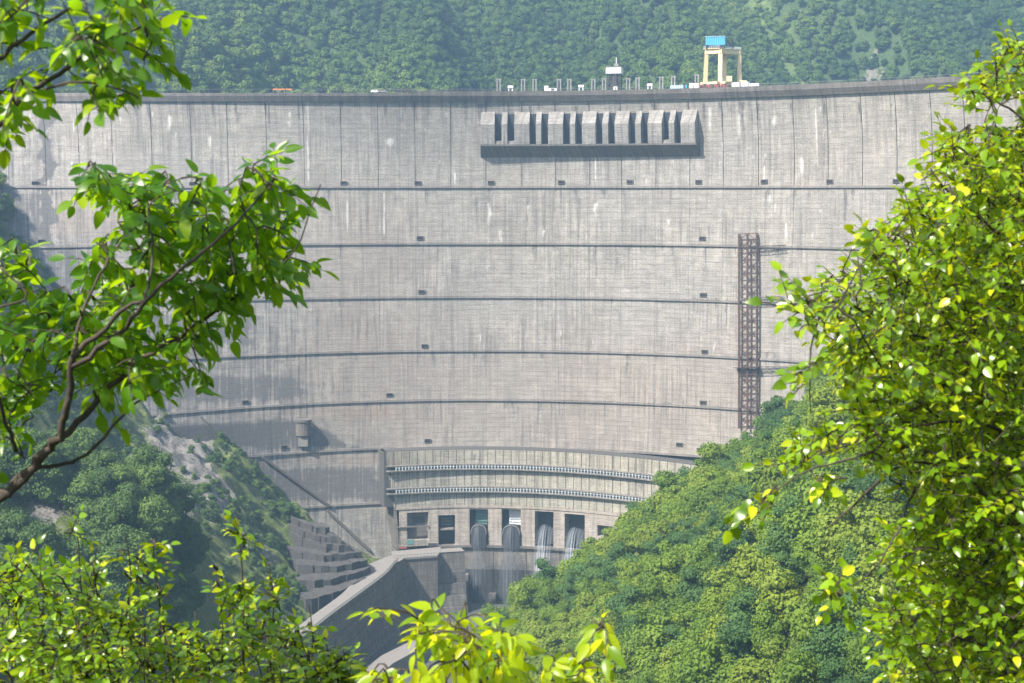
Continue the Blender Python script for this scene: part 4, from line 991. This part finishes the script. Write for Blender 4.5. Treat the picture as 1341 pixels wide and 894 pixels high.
def instances(name, pts, scales, rots, meshes, label, cat, lift):
    """many tree crowns as one object: points with a geometry-nodes instance on each"""
    me = bpy.data.meshes.new(name); me.from_pydata([tuple(p) for p in pts], [], [])
    a = me.attributes.new('sc', 'FLOAT', 'POINT'); a.data.foreach_set('value', np.asarray(scales, np.float32))
    a = me.attributes.new('rt', 'FLOAT', 'POINT'); a.data.foreach_set('value', np.asarray(rots, np.float32))
    o = bpy.data.objects.new(name, me); col.objects.link(o)
    cc = bpy.data.collections.new(name + '_kinds')
    for m_ in meshes: q = bpy.data.objects.new('crown_kind', m_); cc.objects.link(q)
    ng = bpy.data.node_groups.new(name, 'GeometryNodeTree')
    ng.interface.new_socket('Geometry', in_out='INPUT', socket_type='NodeSocketGeometry'); ng.interface.new_socket('Geometry', in_out='OUTPUT', socket_type='NodeSocketGeometry')
    gi = ng.nodes.new('NodeGroupInput'); go = ng.nodes.new('NodeGroupOutput'); ip = ng.nodes.new('GeometryNodeInstanceOnPoints'); ci = ng.nodes.new('GeometryNodeCollectionInfo')
    ci.inputs['Collection'].default_value = cc; ci.inputs['Separate Children'].default_value = True
    ng.links.new(gi.outputs[0], ip.inputs['Points']); ng.links.new(ci.outputs[0], ip.inputs['Instance']); ip.inputs['Pick Instance'].default_value = True
    n1 = ng.nodes.new('GeometryNodeInputNamedAttribute'); n1.data_type = 'FLOAT'; n1.inputs[0].default_value = 'sc'
    n2 = ng.nodes.new('GeometryNodeInputNamedAttribute'); n2.data_type = 'FLOAT'; n2.inputs[0].default_value = 'rt'
    cx_ = ng.nodes.new('ShaderNodeCombineXYZ'); ng.links.new(n2.outputs[0], cx_.inputs[2]); ng.links.new(cx_.outputs[0], ip.inputs['Rotation']); ng.links.new(n1.outputs[0], ip.inputs['Scale'])
    ng.links.new(ip.outputs[0], go.inputs[0]); md = o.modifiers.new('wood', 'NODES'); md.node_group = ng
    return tag(o, label, cat, kind='stuff')
pts = [(P[i, 0], P[i, 1], Z[i] + 4.6) for i in other]
PB = scatter(150, 460, 665, 800, 9.5); ZB = H(PB[:, 0], PB[:, 1]); PA = scatter(-460, -236, 420, 825, 10); ZA_ = H(PA[:, 0], PA[:, 1])
pts += [(a[0], a[1], z + 4.6) for a, z in zip(PB, ZB) if z > -40]
instances('upper_wood', [(a[0], a[1], z + 4.6) for a, z in zip(PA, ZA_)], rng.uniform(.85, 1.45, len(PA)), rng.uniform(0, 6.28, len(PA)), crownsR, 'wood on the high left bank beside the end of the dam', 'wood', 0)
instances('woodland', pts, rng.uniform(.85, 1.45, len(pts)), rng.uniform(0, 6.28, len(pts)), crownsR, 'rest of the dense green wood covering the right bank', 'wood', 0)
# left bank trees
PL = scatter(-250, -88, 400, 560, 8.4); ZL = H(PL[:, 0], PL[:, 1]); pxl, pyl = proj(PL[:, 0], PL[:, 1], ZL + 8)
sl_ = [i for i in range(len(PL)) if -60 < pxl[i] < 262 and 500 < pyl[i] < 960 and ZL[i] > -175 and not (abs(pxl[i] - 60) < 28 and abs(pyl[i] - 665) < 30)]
for i in sorted(sl_, key=lambda i: PL[i, 1])[:110]:
    s = rng.uniform(.95, 1.5)
    size = 'broad' if s > 1.32 else 'middling' if s > 1.13 else 'narrow'
    at_ = 'on the right edge' if pxl[i] > 170 else 'in the middle' if pxl[i] > 70 else 'at the left side'
    row = 'under the branches' if pyl[i] < 640 else 'at mid height' if pyl[i] < 740 else 'behind the shrubs'
    lb, gk = f'{size} dark tree {at_} of the left bank spur {row}', f'{size} trees {at_} of the left bank spur, {row}'
    tree(PL[i, 0], PL[i, 1], ZL[i] - 1, s, s * rng.uniform(.9, 1.2), rng.uniform(0, 6.28), crownsL, lb, gk, idx=int(rng.integers(3)))
# shrubs on the grassy left slope
def find_ground(px_, py_, y0=520, y1=790):
    r = ray(px_, py_)
    for Y in np.arange(y0, y1, 1.5):
        t = Y / r[1]
        if float(H(r[0] * t, Y)) >= r[2] * t: return (r[0] * t, Y, float(H(r[0] * t, Y)))
    return None
shr = [(371, 668, 1.0, 'dark round bush at the foot of the dam above the terraces'), (385, 672, .8, 'dark bush touching the top stone terrace'), (355, 660, .6, 'small bush left of the dark round bush'),
       (300, 612, .6, 'bush at the top of the grass slope'), (318, 628, .5, 'second bush down the grass slope edge'), (322, 655, .7, 'wide bush in the middle of the grass slope'), (338, 680, .6, 'bush in the grass below the wide bush'),
       (352, 706, .6, 'bush on the lower grass slope left of the terraces'), (372, 745, .5, 'small bush beside the lowest terraces'), (398, 790, .6, 'bush beside the road below the terraces'), (370, 790, .7, 'bush low on the slope behind the young shrub'),
       (250, 560, .7, 'green bush on the rocks under the branch tip'), (232, 545, .6, 'bush on the crag beside the dam face'), (270, 690, .4, 'tiny bush on the pale grass spur'), (300, 740, .5, 'bush on the lower grass spur'), (330, 760, .6, 'broad bush near the bottom of the grass spur'), (430, 775, .4, 'small bush at the road edge by the terraces')]
for x_, y_, s, lb in shr:
    q = find_ground(x_, y_ + 8 * s)
    if q is None: continue
    e = empty('bush', q, lb, 'bush', 'bushes on the left bank', rng.uniform(0, 6.28)); e.scale = (s * .9, s * .9, s * .62)
    c = bpy.data.objects.new('foliage', crownsL[int(rng.integers(3))]); col.objects.link(c); c.parent = e; c.location = (0, 0, 3.2)
    t_ = bpy.data.objects.new('stem', trunk_me); col.objects.link(t_); t_.parent = e; t_.scale = (.5, .5, .5)
# low scrub over the open slope, too small to count
sp2 = []
PS = scatter(-240, -84, 560, 752, 4.2); ZS = H(PS[:, 0], PS[:, 1]); pxs, pys = proj(PS[:, 0], PS[:, 1], ZS)
dn = fbm(PS[:, 0] / 22 + 50, PS[:, 1] / 22, 3)
for i in range(len(PS)):
    rock = (pxs[i] - 243) ** 2 / 1500 + (pys[i] - 590) ** 2 / 2500 < 1
    road_ = abs(PS[i, 0] - float(road_edge(PS[i, 1]))) < 14
    if dn[i] > .46 and not road_ and not (rock and rng.random() < .8): sp2.append((PS[i, 0], PS[i, 1], ZS[i] + .3))
instances('scrub', sp2, rng.uniform(.14, .45, len(sp2)), rng.uniform(0, 6.28, len(sp2)), crownsL, 'low scrub growing over the open left bank slope', 'scrub', 0)
# far forest over the reservoir
PF = scatter(-640, 640, 900, 1640, 8.0); ZF = M(PF[:, 0], PF[:, 1]); pxf, pyf = proj(PF[:, 0], PF[:, 1], ZF + 8)
okf = (pxf > -260) & (pxf < 1600) & (pyf > -60) & (pyf < 150) & (ZF > 37)
c1 = np.interp(pyf, [0, 60, 120], [988, 1020, 1062]); scar = (np.abs(pxf - c1) < 3 + 8 * rng.random(len(pxf))) & (pyf > -10) & (rng.random(len(pxf)) < .85)
scr = (np.abs(pxf - 1143) < 6 + 5 * rng.random(len(pxf))) & (pyf > 30) & (rng.random(len(pxf)) < .55)
okf &= ~(scar | scr)
pts = np.stack([PF[okf, 0], PF[okf, 1], ZF[okf] + 4], -1)
sz = rng.uniform(.6, 1.0, len(pts)) ** 1.4 * 1.7; sz = np.where(pxf[okf] > 960, sz * .85, sz)
instances('far_forest', pts, sz, rng.uniform(0, 6.28, len(pts)), crownsF, 'bluish dense forest on the mountainside beyond the dam', 'forest', 0)

# ------------------------------------------------------------------ foreground plants
def leaf_mesh(name, L, W, mat, droop=.16, fold=.18, n=5, tip=1.0):
    """a folded, drooping blade with a stalk; x = along, z = up"""
    V = []; Fc = []; rows = []
    for i in range(n + 1):
        t = i / n; wd = W / 2 * (math.sin(math.pi * min(1, t * .93 + .04) ** .8) ** .85) if 0 < i < n else .0
        x = L * (.12 + .88 * t); z = -droop * L * t * t
        if wd == 0: rows.append([len(V)]); V.append((x, 0, z))
        else: k = len(V); rows.append([k, k + 1, k + 2]); V += [(x, -wd, z + fold * wd), (x, 0, z), (x - .02 * L, wd, z + fold * wd)]
    for a, b in zip(rows[:-1], rows[1:]):
        if len(a) == 1 and len(b) == 3: Fc += [(a[0], b[0], b[1]), (a[0], b[1], b[2])]
        elif len(a) == 3 and len(b) == 3: Fc += [(a[0], b[0], b[1], a[1]), (a[1], b[1], b[2], a[2])]
        else: Fc += [(a[0], b[0], a[1]), (a[1], b[0], a[2])]
    k = len(V); r = W * .02; V += [(0, -r, 0), (0, r, 0), (L * .13, r, 0), (L * .13, -r, 0)]; Fc.append((k, k + 1, k + 2, k + 3))
    me = bpy.data.meshes.new(name); me.from_pydata(V, [], Fc); me.materials.append(mat); me.update()
    me.polygons.foreach_set('use_smooth', [True] * len(me.polygons)); return me
def inpoly(x, y, poly):
    c = False; j = len(poly) - 1
    for i in range(len(poly)):
        xi, yi = poly[i]; xj, yj = poly[j]
        if (yi > y) != (yj > y) and x < (xj - xi) * (y - yi) / (yj - yi) + xi: c = not c
        j = i
    return c
def plant(name, label, cat, limbs, polys, depth, thick, nt_, leaves, lmat, L, W, seed, nodes=6, gapn=None, hang=.25, root=None, outward=None, lift=(0, 0, 1), spread=1.0, twig_r=.0022, indiv=290, tl=None, face=.35, inner=None, tips=0):
    """limbs: [(points as (px,py,Y)), r0, r1]; twigs grow from them to spots inside polys; leaves alternate on the twigs"""
    g = np.random.default_rng(seed); k = depth / F
    lp = []
    for pts_, r0, r1 in limbs:
        Q = resample([at(*q) for q in pts_], max(4, int(len(pts_) * 4)))
        lp.append((Q, r0, r1))
    root = Vector(root) if root else lp[0][0][0]
    e = empty(name, tuple(root), label, cat)
    inv = Matrix.Translation(-root)
    def P_(o): o.parent = e; o.matrix_parent_inverse = inv; return o
    nodes_ = []; 
    for i, (Q, r0, r1) in enumerate(lp):
        mb = MB(); n = len(Q); rad = [r0 + (r1 - r0) * (j / (n - 1)) for j in range(n)]
        Q2 = [q + Vector(g.normal(size=3)) * rad[j] * .5 for j, q in enumerate(Q)]; mb.tube(Q2, rad, 8)
        P_(mb.build('trunk' if i == 0 and root is not None and cat == 'tree' else 'branch', m_bark, smooth=True))
        nodes_ += [(q, rad[j]) for j, q in enumerate(Q2)]
    tg = []
    xs_ = [p[0] for po in polys for p in po]; ys_ = [p[1] for po in polys for p in po]
    tries = 0
    while len(tg) < nt_ and tries < nt_ * 80:
        tries += 1; x = g.uniform(min(xs_), max(xs_)); y = g.uniform(min(ys_), max(ys_))
        if not any(inpoly(x, y, po) for po in polys): continue
        if gapn and fbm(np.array(x / gapn[0] + seed), np.array(y / gapn[0]), 3) < gapn[1]: continue
        t = g.uniform(-.5, .5); tg.append(at(x, y, depth + t * thick))
    for Q, r0, r1 in (lp if tips else []):           # upright shoots: leaves all round their upper half
        for q in range(tips):
            t = g.uniform(.45, 1.0) * (len(Q) - 1); a = int(t); b = min(a + 1, len(Q) - 1); c_ = Q[a].lerp(Q[b], t - a); w__ = .055 * (1.25 - t / (len(Q) - 1))
            tg.append(c_ + Vector((g.normal() * w__, g.normal() * w__, g.normal() * w__ * .5 - .02)))
    if inner:                                        # the shaded body of the bush behind its outer sprays
        k0 = len(tg); xs_ = [p[0] for po in inner[0] for p in po]; ys_ = [p[1] for po in inner[0] for p in po]
        while len(tg) < k0 + inner[1]:
            x = g.uniform(min(xs_), max(xs_)); y = g.uniform(min(ys_), max(ys_))
            if any(inpoly(x, y, po) for po in inner[0]): tg.append(at(x, y, depth + inner[2] + g.uniform(-.5, .5) * thick))
    N_ = np.array([tuple(n[0]) for n in nodes_]); src = list(range(len(N_)))
    tg.sort(key=lambda p: float(np.min(np.linalg.norm(N_ - np.array(p), axis=1))))
    N_ = list(map(tuple, N_)); tw = MB(); LV = []
    A = np.array(N_)
    for p in tg:
        d = np.linalg.norm(A - np.array(p), axis=1); j = int(np.argmin(d)); s = Vector(A[j]); dist = d[j]
        mid = s.lerp(p, .5) + Vector((0, 0, 1)) * dist * .12 + Vector(g.normal(size=3)) * dist * .06
        pts_ = [s, mid, p]; dirv = (p - mid).normalized()
        if outward is not None: dirv = (dirv + Vector(outward)).normalized()
        dirv = (dirv + Vector(g.normal(size=3)) * .35).normalized()
        tl_ = (tl or nodes * L * .42) * g.uniform(.7, 1.2)
        end = p + dirv * tl_ * .5 + Vector((0, 0, -hang * tl_ * .3)); p2 = p - dirv * tl_ * .5
        pts_ = [s, s.lerp(p2, .5) + Vector((0, 0, dist * .08)), p2, p, end]
        r1 = twig_r; tw.tube(pts_, [r1 * 2.0, r1 * 1.6, r1 * 1.2, r1, r1 * .5], 4)
        A = np.vstack([A, np.array([tuple(p2), tuple(p), tuple(pts_[1])])])
        nn = int(nodes * g.uniform(.7, 1.3)); up = (Vector(lift) + Vector(g.normal(size=3)) * .25).normalized(); side = dirv.cross(up)
        side = side.normalized() if side.length > .05 else Vector((1, 0, 0))
        for q in range(nn):
            t = (q + .5) / nn; c = p2.lerp(p, t * 2) if t < .5 else p.lerp(end, t * 2 - 1)
            sg = 1 if q % 2 else -1
            ax = (dirv * .75 + side * sg * spread * g.uniform(.7, 1.2) + Vector((0, 0, -hang)) + Vector(g.normal(size=3)) * .25).normalized()
            if q == nn - 1: ax = (dirv + Vector((0, 0, -hang * .6))).normalized()
            nrm_ = (up + Vector(g.normal(size=3)) * .42 + Vector((0, -1, 0)) * face); nrm_ = (nrm_ - ax * nrm_.dot(ax)).normalized()
            yv = nrm_.cross(ax); M4 = Matrix((ax, yv, nrm_)).transposed().to_4x4(); s_ = g.uniform(.65, 1.15) * (1 if q < nn - 1 else 1.05)
            M4 = Matrix.Translation(c) @ M4 @ Matrix.Scale(float(s_), 4); LV.append(M4)
    P_(tag(tw.build('twigs', m_bark), kind='stuff'))
    # the leaves that show largest (nearest, inside the frame) are parts, the rest is joined
    def score(M4):
        t = M4.translation; x, y = proj(t.x, t.y, t.z); inside = -10 < x < 1351 and -10 < y < 904; sc_ = M4.col[0].xyz.length
        return (0 if inside else 100) + t.y / sc_
    LV.sort(key=score); mes = [leaf_mesh('leaf', L, W, lmat, dr, fo) for dr, fo in ((.10, .22), (.28, .35), (.45, .12), (.02, .45))]
    for M4 in LV[:indiv]:
        o = bpy.data.objects.new('leaf', mes[int(g.integers(4))]); col.objects.link(o); o.parent = e; o.matrix_parent_inverse = inv; o.matrix_basis = M4
    R_ = LV[indiv:]
    if R_:
        vs = []; fs = []; nb = 0
        for M4 in R_:
            me = mes[int(g.integers(4))]; a = np.empty(len(me.vertices) * 3); me.vertices.foreach_get('co', a); a = a.reshape(-1, 3); m_ = np.array(M4)
            vs.append(a @ m_[:3, :3].T + m_[:3, 3]); fs += [tuple(v + nb for v in p_.vertices) for p_ in me.polygons]; nb += len(a)
        P_(tag(mesh('foliage', np.concatenate(vs), fs, lmat, smooth=True), kind='stuff'))
    return e

# A: the broad-leaved tree at the left
polyA = [[(100, 215), (165, 228), (215, 225), (265, 243), (305, 248), (343, 205), (362, 198), (372, 236), (400, 254), (380, 275), (368, 312), (408, 345), (390, 365), (330, 388), (308, 428), (250, 448), (225, 470), (180, 500), (140, 540), (90, 500), (60, 420), (95, 372), (100, 340), (150, 300), (148, 268), (112, 250)],
         [(0, 312), (40, 332), (55, 372), (120, 372), (150, 420), (140, 455), (90, 490), (40, 520), (20, 590), (0, 590)], [(190, 488), (225, 476), (280, 488), (278, 500), (220, 512), (190, 520)], [(-60, 300), (0, 312), (0, 620), (-60, 620)]]
limbsA = [([(-330, 1500, 4.6), (-300, 1050, 4.7), (-200, 820, 4.8), (-60, 700, 4.9), (0, 652, 4.9), (42, 612, 4.9), (78, 568, 4.95)], .046, .011),
          ([(0, 648, 4.9), (50, 606, 4.9), (80, 560, 4.85), (92, 500, 4.8), (97, 466, 4.8), (130, 440, 4.8), (160, 405, 4.75), (190, 392, 4.7)], .016, .005),
          ([(95, 480, 4.8), (125, 460, 4.8), (160, 435, 4.8), (185, 400, 4.7), (240, 350, 4.7), (300, 300, 4.7), (345, 250, 4.8)], .009, .003),
          ([(60, 590, 4.9), (110, 545, 5.0), (150, 500, 5.1), (185, 468, 5.1), (222, 448, 5.1), (300, 395, 5.1), (360, 350, 5.1)], .012, .003),
          ([(50, 612, 4.9), (90, 606, 5.0), (125, 585, 5.0), (155, 549, 5.0), (190, 520, 5.1), (250, 492, 5.1)], .007, .002),
          ([(97, 466, 4.8), (110, 400, 4.9), (150, 330, 5.0), (190, 270, 5.0), (130, 235, 5.0)], .006, .002),
          ([(190, 392, 4.7), (200, 330, 4.8), (195, 270, 4.9), (230, 250, 4.9)], .005, .002),
          ([(20, 590, 4.9), (12, 560, 4.8), (0, 530, 4.7), (-20, 420, 4.6), (36, 390, 4.6), (0, 350, 4.6)], .007, .003)]
plant('broadleaf_tree', 'nearest leafy tree at the left whose dark forked limbs rise from the frame edge', 'tree', limbsA, polyA, 5.25, .9, 480, 7, m_leafL, .070, .034, 11, nodes=7, hang=.38, outward=(.12, 0, .03), root=tuple(at(-330, 1500, 4.6)), tl=.14, face=.25)
# bare twig poking up out of it
e = empty('bare_twig', tuple(at(372, 345, 4.8)), 'thin bare twig with a pale tip standing out against the dam', 'twig'); mb = MB(); q = resample([at(372, 345, 4.8), at(392, 318, 4.8), at(405, 280, 4.8), at(420, 241, 4.8)], 8)
q = [v - q[0] for v in q]; mb.tube(q, [.0030, .0028, .0026, .0024, .0022, .002, .0018, .0018, .0022], 5); mb.build('stem', m_bark, e)
# B: upper left branch
polyB = [[(-60, -40), (200, -40), (195, 5), (248, 14), (252, 28), (214, 60), (200, 88), (165, 78), (140, 85), (150, 112), (190, 122), (185, 138), (130, 140), (95, 112), (62, 118), (40, 128), (12, 160), (6, 190), (-60, 205)]]
limbsB = [([(-330, 560, 4.3), (-200, 330, 4.3), (-80, 210, 4.3), (0, 158, 4.3), (28, 130, 4.3), (65, 105, 4.3), (108, 70, 4.3), (150, 48, 4.3), (215, 25, 4.3)], .020, .0025), ([(28, 130, 4.3), (90, 108, 4.2), (150, 115, 4.2), (182, 128, 4.2)], .005, .002), ([(-80, 210, 4.3), (-40, 120, 4.2), (20, 60, 4.2), (90, 10, 4.2), (150, -30, 4.2)], .009, .003)]
plant('overhanging_branch', 'dark green leafy branch reaching in at the upper left corner', 'branch', limbsB, polyB, 4.3, .6, 105, 7, m_leafL, .064, .031, 23, nodes=7, hang=.35, outward=(.3, 0, 0), tl=.14, face=.2, gapn=(40, .40), indiv=300)
# C: right bush
polyC = [[(1400, 40), (1332, 58), (1312, 62), (1292, 92), (1250, 108), (1262, 140), (1296, 150), (1246, 172), (1222, 200), (1210, 250), (1180, 280), (1145, 300), (1110, 330), (1075, 362), (1050, 385), (1075, 430), (1085, 470), (1105, 520), (1080, 556), (1010, 604), (1060, 606), (1110, 585), (1170, 620), (1192, 660), (1165, 712), (1190, 760), (1150, 815), (1165, 900), (1200, 940), (1420, 940)]]
limbsC = [([(1560, 1700, 6.2), (1500, 1200, 6.2), (1420, 800, 6.2), (1380, 500, 6.2), (1370, 260, 6.2), (1350, 100, 6.2)], .045, .006), ([(1420, 800, 6.2), (1330, 700, 6.0), (1260, 620, 5.9), (1180, 610, 5.8), (1110, 668, 5.7), (1085, 690, 5.7)], .014, .003),
          ([(1380, 520, 6.2), (1280, 470, 6.0), (1200, 440, 5.9), (1130, 410, 5.8), (1090, 380, 5.7), (1040, 395, 5.7)], .012, .002), ([(1375, 350, 6.2), (1300, 300, 6.0), (1240, 250, 5.9), (1215, 215, 5.9)], .010, .003), ([(1420, 800, 6.2), (1330, 850, 5.9), (1240, 830, 5.8), (1180, 820, 5.8)], .010, .003),
          ([(1360, 180, 6.2), (1320, 140, 6.1), (1270, 118, 6.0)], .006, .002), ([(1400, 640, 6.2), (1300, 560, 6.0), (1180, 560, 5.8), (1060, 600, 5.7), (1000, 610, 5.7)], .010, .002), ([(1390, 560, 6.4), (1300, 700, 6.5), (1260, 880, 6.5)], .012, .004)]
plant('leafy_bush', 'huge sunlit yellow-green bush filling the right side of the view', 'bush', limbsC, polyC, 6.1, 1.5, 2150, 8, m_leafR, .048, .027, 31, nodes=8, hang=.12, outward=(-.35, -.1, .25), root=tuple(at(1560, 1700, 6.2)), tl=.17, face=.12, gapn=(46, .31), indiv=300,
      inner=([[(1400, 120), (1330, 170), (1280, 260), (1230, 330), (1180, 420), (1190, 520), (1230, 620), (1240, 720), (1220, 800), (1230, 940), (1420, 940)]], 1500, 1.0))
polyC2 = [[(1012, 360), (1050, 370), (1060, 400), (1070, 430), (1030, 440), (1008, 415)], [(1040, 485), (1060, 478), (1060, 520), (1040, 520)], [(960, 668), (990, 652), (1012, 640), (1010, 665), (985, 690), (962, 690)], [(1068, 630), (1100, 620), (1100, 640), (1070, 645)], [(1080, 755), (1110, 760), (1100, 800), (1082, 800)], [(1125, 300), (1150, 290), (1150, 330), (1120, 330)]]
limbsC2 = [([(1120, 420, 5.2), (1085, 400, 5.2), (1068, 430, 5.2), (1060, 480, 5.2), (1062, 540, 5.2)], .004, .0015), ([(1120, 600, 5.2), (1060, 615, 5.2), (1020, 640, 5.2), (985, 668, 5.2)], .004, .0015), ([(1180, 690, 5.2), (1140, 750, 5.2), (1095, 775, 5.2)], .004, .0015), ([(1250, 560, 6.6), (1170, 500, 5.8), (1120, 420, 5.2)], .005, .003), ([(1260, 640, 6.7), (1240, 600, 6.5), (1170, 585, 5.8), (1120, 600, 5.2)], .005, .003), ([(1400, 900, 6.9), (1320, 760, 6.9), (1260, 640, 6.7)], .008, .005), ([(1260, 640, 6.7), (1250, 560, 6.6)], .005, .005), ([(1300, 740, 6.8), (1230, 700, 6.0), (1180, 690, 5.2)], .004, .003)]
plant('hanging_sprays', 'loose pale leaf sprays reaching left out of the big bush', 'branch', limbsC2, polyC2, 5.2, .3, 46, 6, m_leafR, .056, .032, 37, nodes=5, hang=.2, outward=(-.4, 0, .05), tl=.12, face=.5, indiv=200)
# D: shrubs at the bottom left, several upright shoots
def shoot_limbs(tops, D_, base): return [([(bx_, 1250, D_ + .1), (bx_ + (x - bx_) * .25, 960, D_), (bx_ + (x - bx_) * .6, 860, D_), (x + 6, y + 60, D_), (x, y, D_)], .010, .002) for (x, y), bx_ in zip(tops, base)]
limbsD = shoot_limbs([(98, 668), (165, 698), (52, 722), (12, 720), (122, 735)], 6.0, [130, 150, 60, 10, 110])
polyD = [[(-30, 745), (20, 730), (62, 735), (90, 745), (118, 750), (140, 790), (160, 815), (150, 894), (160, 930), (-30, 930)]]
plant('young_shrub', 'dense young shrub in the bottom left corner with upright leafy shoots', 'shrub', limbsD, polyD, 6.0, 1.2, 250, 7, m_leafD, .048, .025, 41, nodes=7, hang=.1, outward=(0, -.1, .8), tl=.14, face=.2, tips=26)
limbsD2 = shoot_limbs([(200, 706), (310, 676), (352, 738), (255, 800), (405, 792), (180, 735), (285, 745), (450, 850)], 6.4, [250, 330, 360, 270, 400, 210, 300, 440])
polyD2 = [[(168, 800), (200, 790), (235, 830), (290, 820), (300, 800), (345, 790), (378, 815), (416, 830), (425, 845), (470, 870), (484, 894), (490, 940), (150, 940), (150, 830)]]
plant('tall_shoots', 'shrub of upright yellow-green shoots in front of the road and wall', 'shrub', limbsD2, polyD2, 6.4, 1.2, 250, 7, m_leafD, .050, .026, 47, nodes=7, hang=.1, outward=(0, -.1, .8), tl=.14, face=.2, tips=26)
# E: bright drooping sprig at the bottom centre
limbsE = [([(640, 1200, 4.6), (650, 1000, 4.6), (640, 900, 4.6), (625, 850, 4.6), (600, 815, 4.6), (575, 795, 4.6)], .008, .002), ([(632, 900, 4.6), (590, 850, 4.6), (545, 825, 4.6), (512, 806, 4.6)], .004, .0015), ([(640, 900, 4.6), (655, 850, 4.6), (650, 815, 4.6)], .003, .0015)]
polyE = [[(540, 800), (560, 785), (592, 788), (600, 800), (640, 808), (672, 830), (690, 860), (700, 905), (530, 905), (540, 860), (560, 835)], [(485, 790), (508, 786), (512, 800), (490, 806)], [(480, 880), (530, 860), (530, 905), (470, 905)]]
plant('bright_sprig', 'bright yellow-green drooping sprig at the bottom centre of the view', 'shrub', limbsE, polyE, 4.6, .5, 66, 6, m_leafE, .080, .030, 53, nodes=5, hang=.75, outward=(-.1, 0, .2), tl=.11, face=.3, indiv=300)
limbsE2 = [([(800, 1200, 4.8), (790, 1000, 4.8), (800, 900, 4.8), (805, 860, 4.8), (790, 825, 4.8), (772, 808, 4.8)], .007, .002), ([(800, 930, 4.8), (770, 880, 4.8), (740, 845, 4.8)], .003, .0015)]
polyE2 = [[(725, 850), (738, 836), (756, 850), (770, 875), (790, 870), (795, 905), (705, 905)], [(748, 805), (775, 800), (796, 822), (802, 850), (790, 850), (770, 825)]]
plant('drooping_shoot', 'small bright drooping shoot right of the centre sprig', 'shrub', limbsE2, polyE2, 4.8, .3, 22, 6, m_leafE, .082, .030, 59, nodes=5, hang=.8, outward=(-.1, 0, .2), tl=.11, face=.3, indiv=200)

# ------------------------------------------------------------------ haze: closed box round everything
hb = MB(); hb.box((0, 1170, 75), (2900, 2560, 560)); hz = hb.build('haze', None); N = NT('haze_air')
N.t.nodes.remove(N.b); pv_ = N.t.nodes.new('ShaderNodeVolumePrincipled'); pv_.inputs['Color'].default_value = (.44, .69, 1, 1); pv_.inputs['Density'].default_value = .00020; pv_.inputs['Anisotropy'].default_value = .2
N.L(pv_.outputs[0], N.out.inputs['Volume']); hz.data.materials.append(N.m); tag(hz, 'thin bluish haze hanging in the gorge', 'haze', kind='stuff')
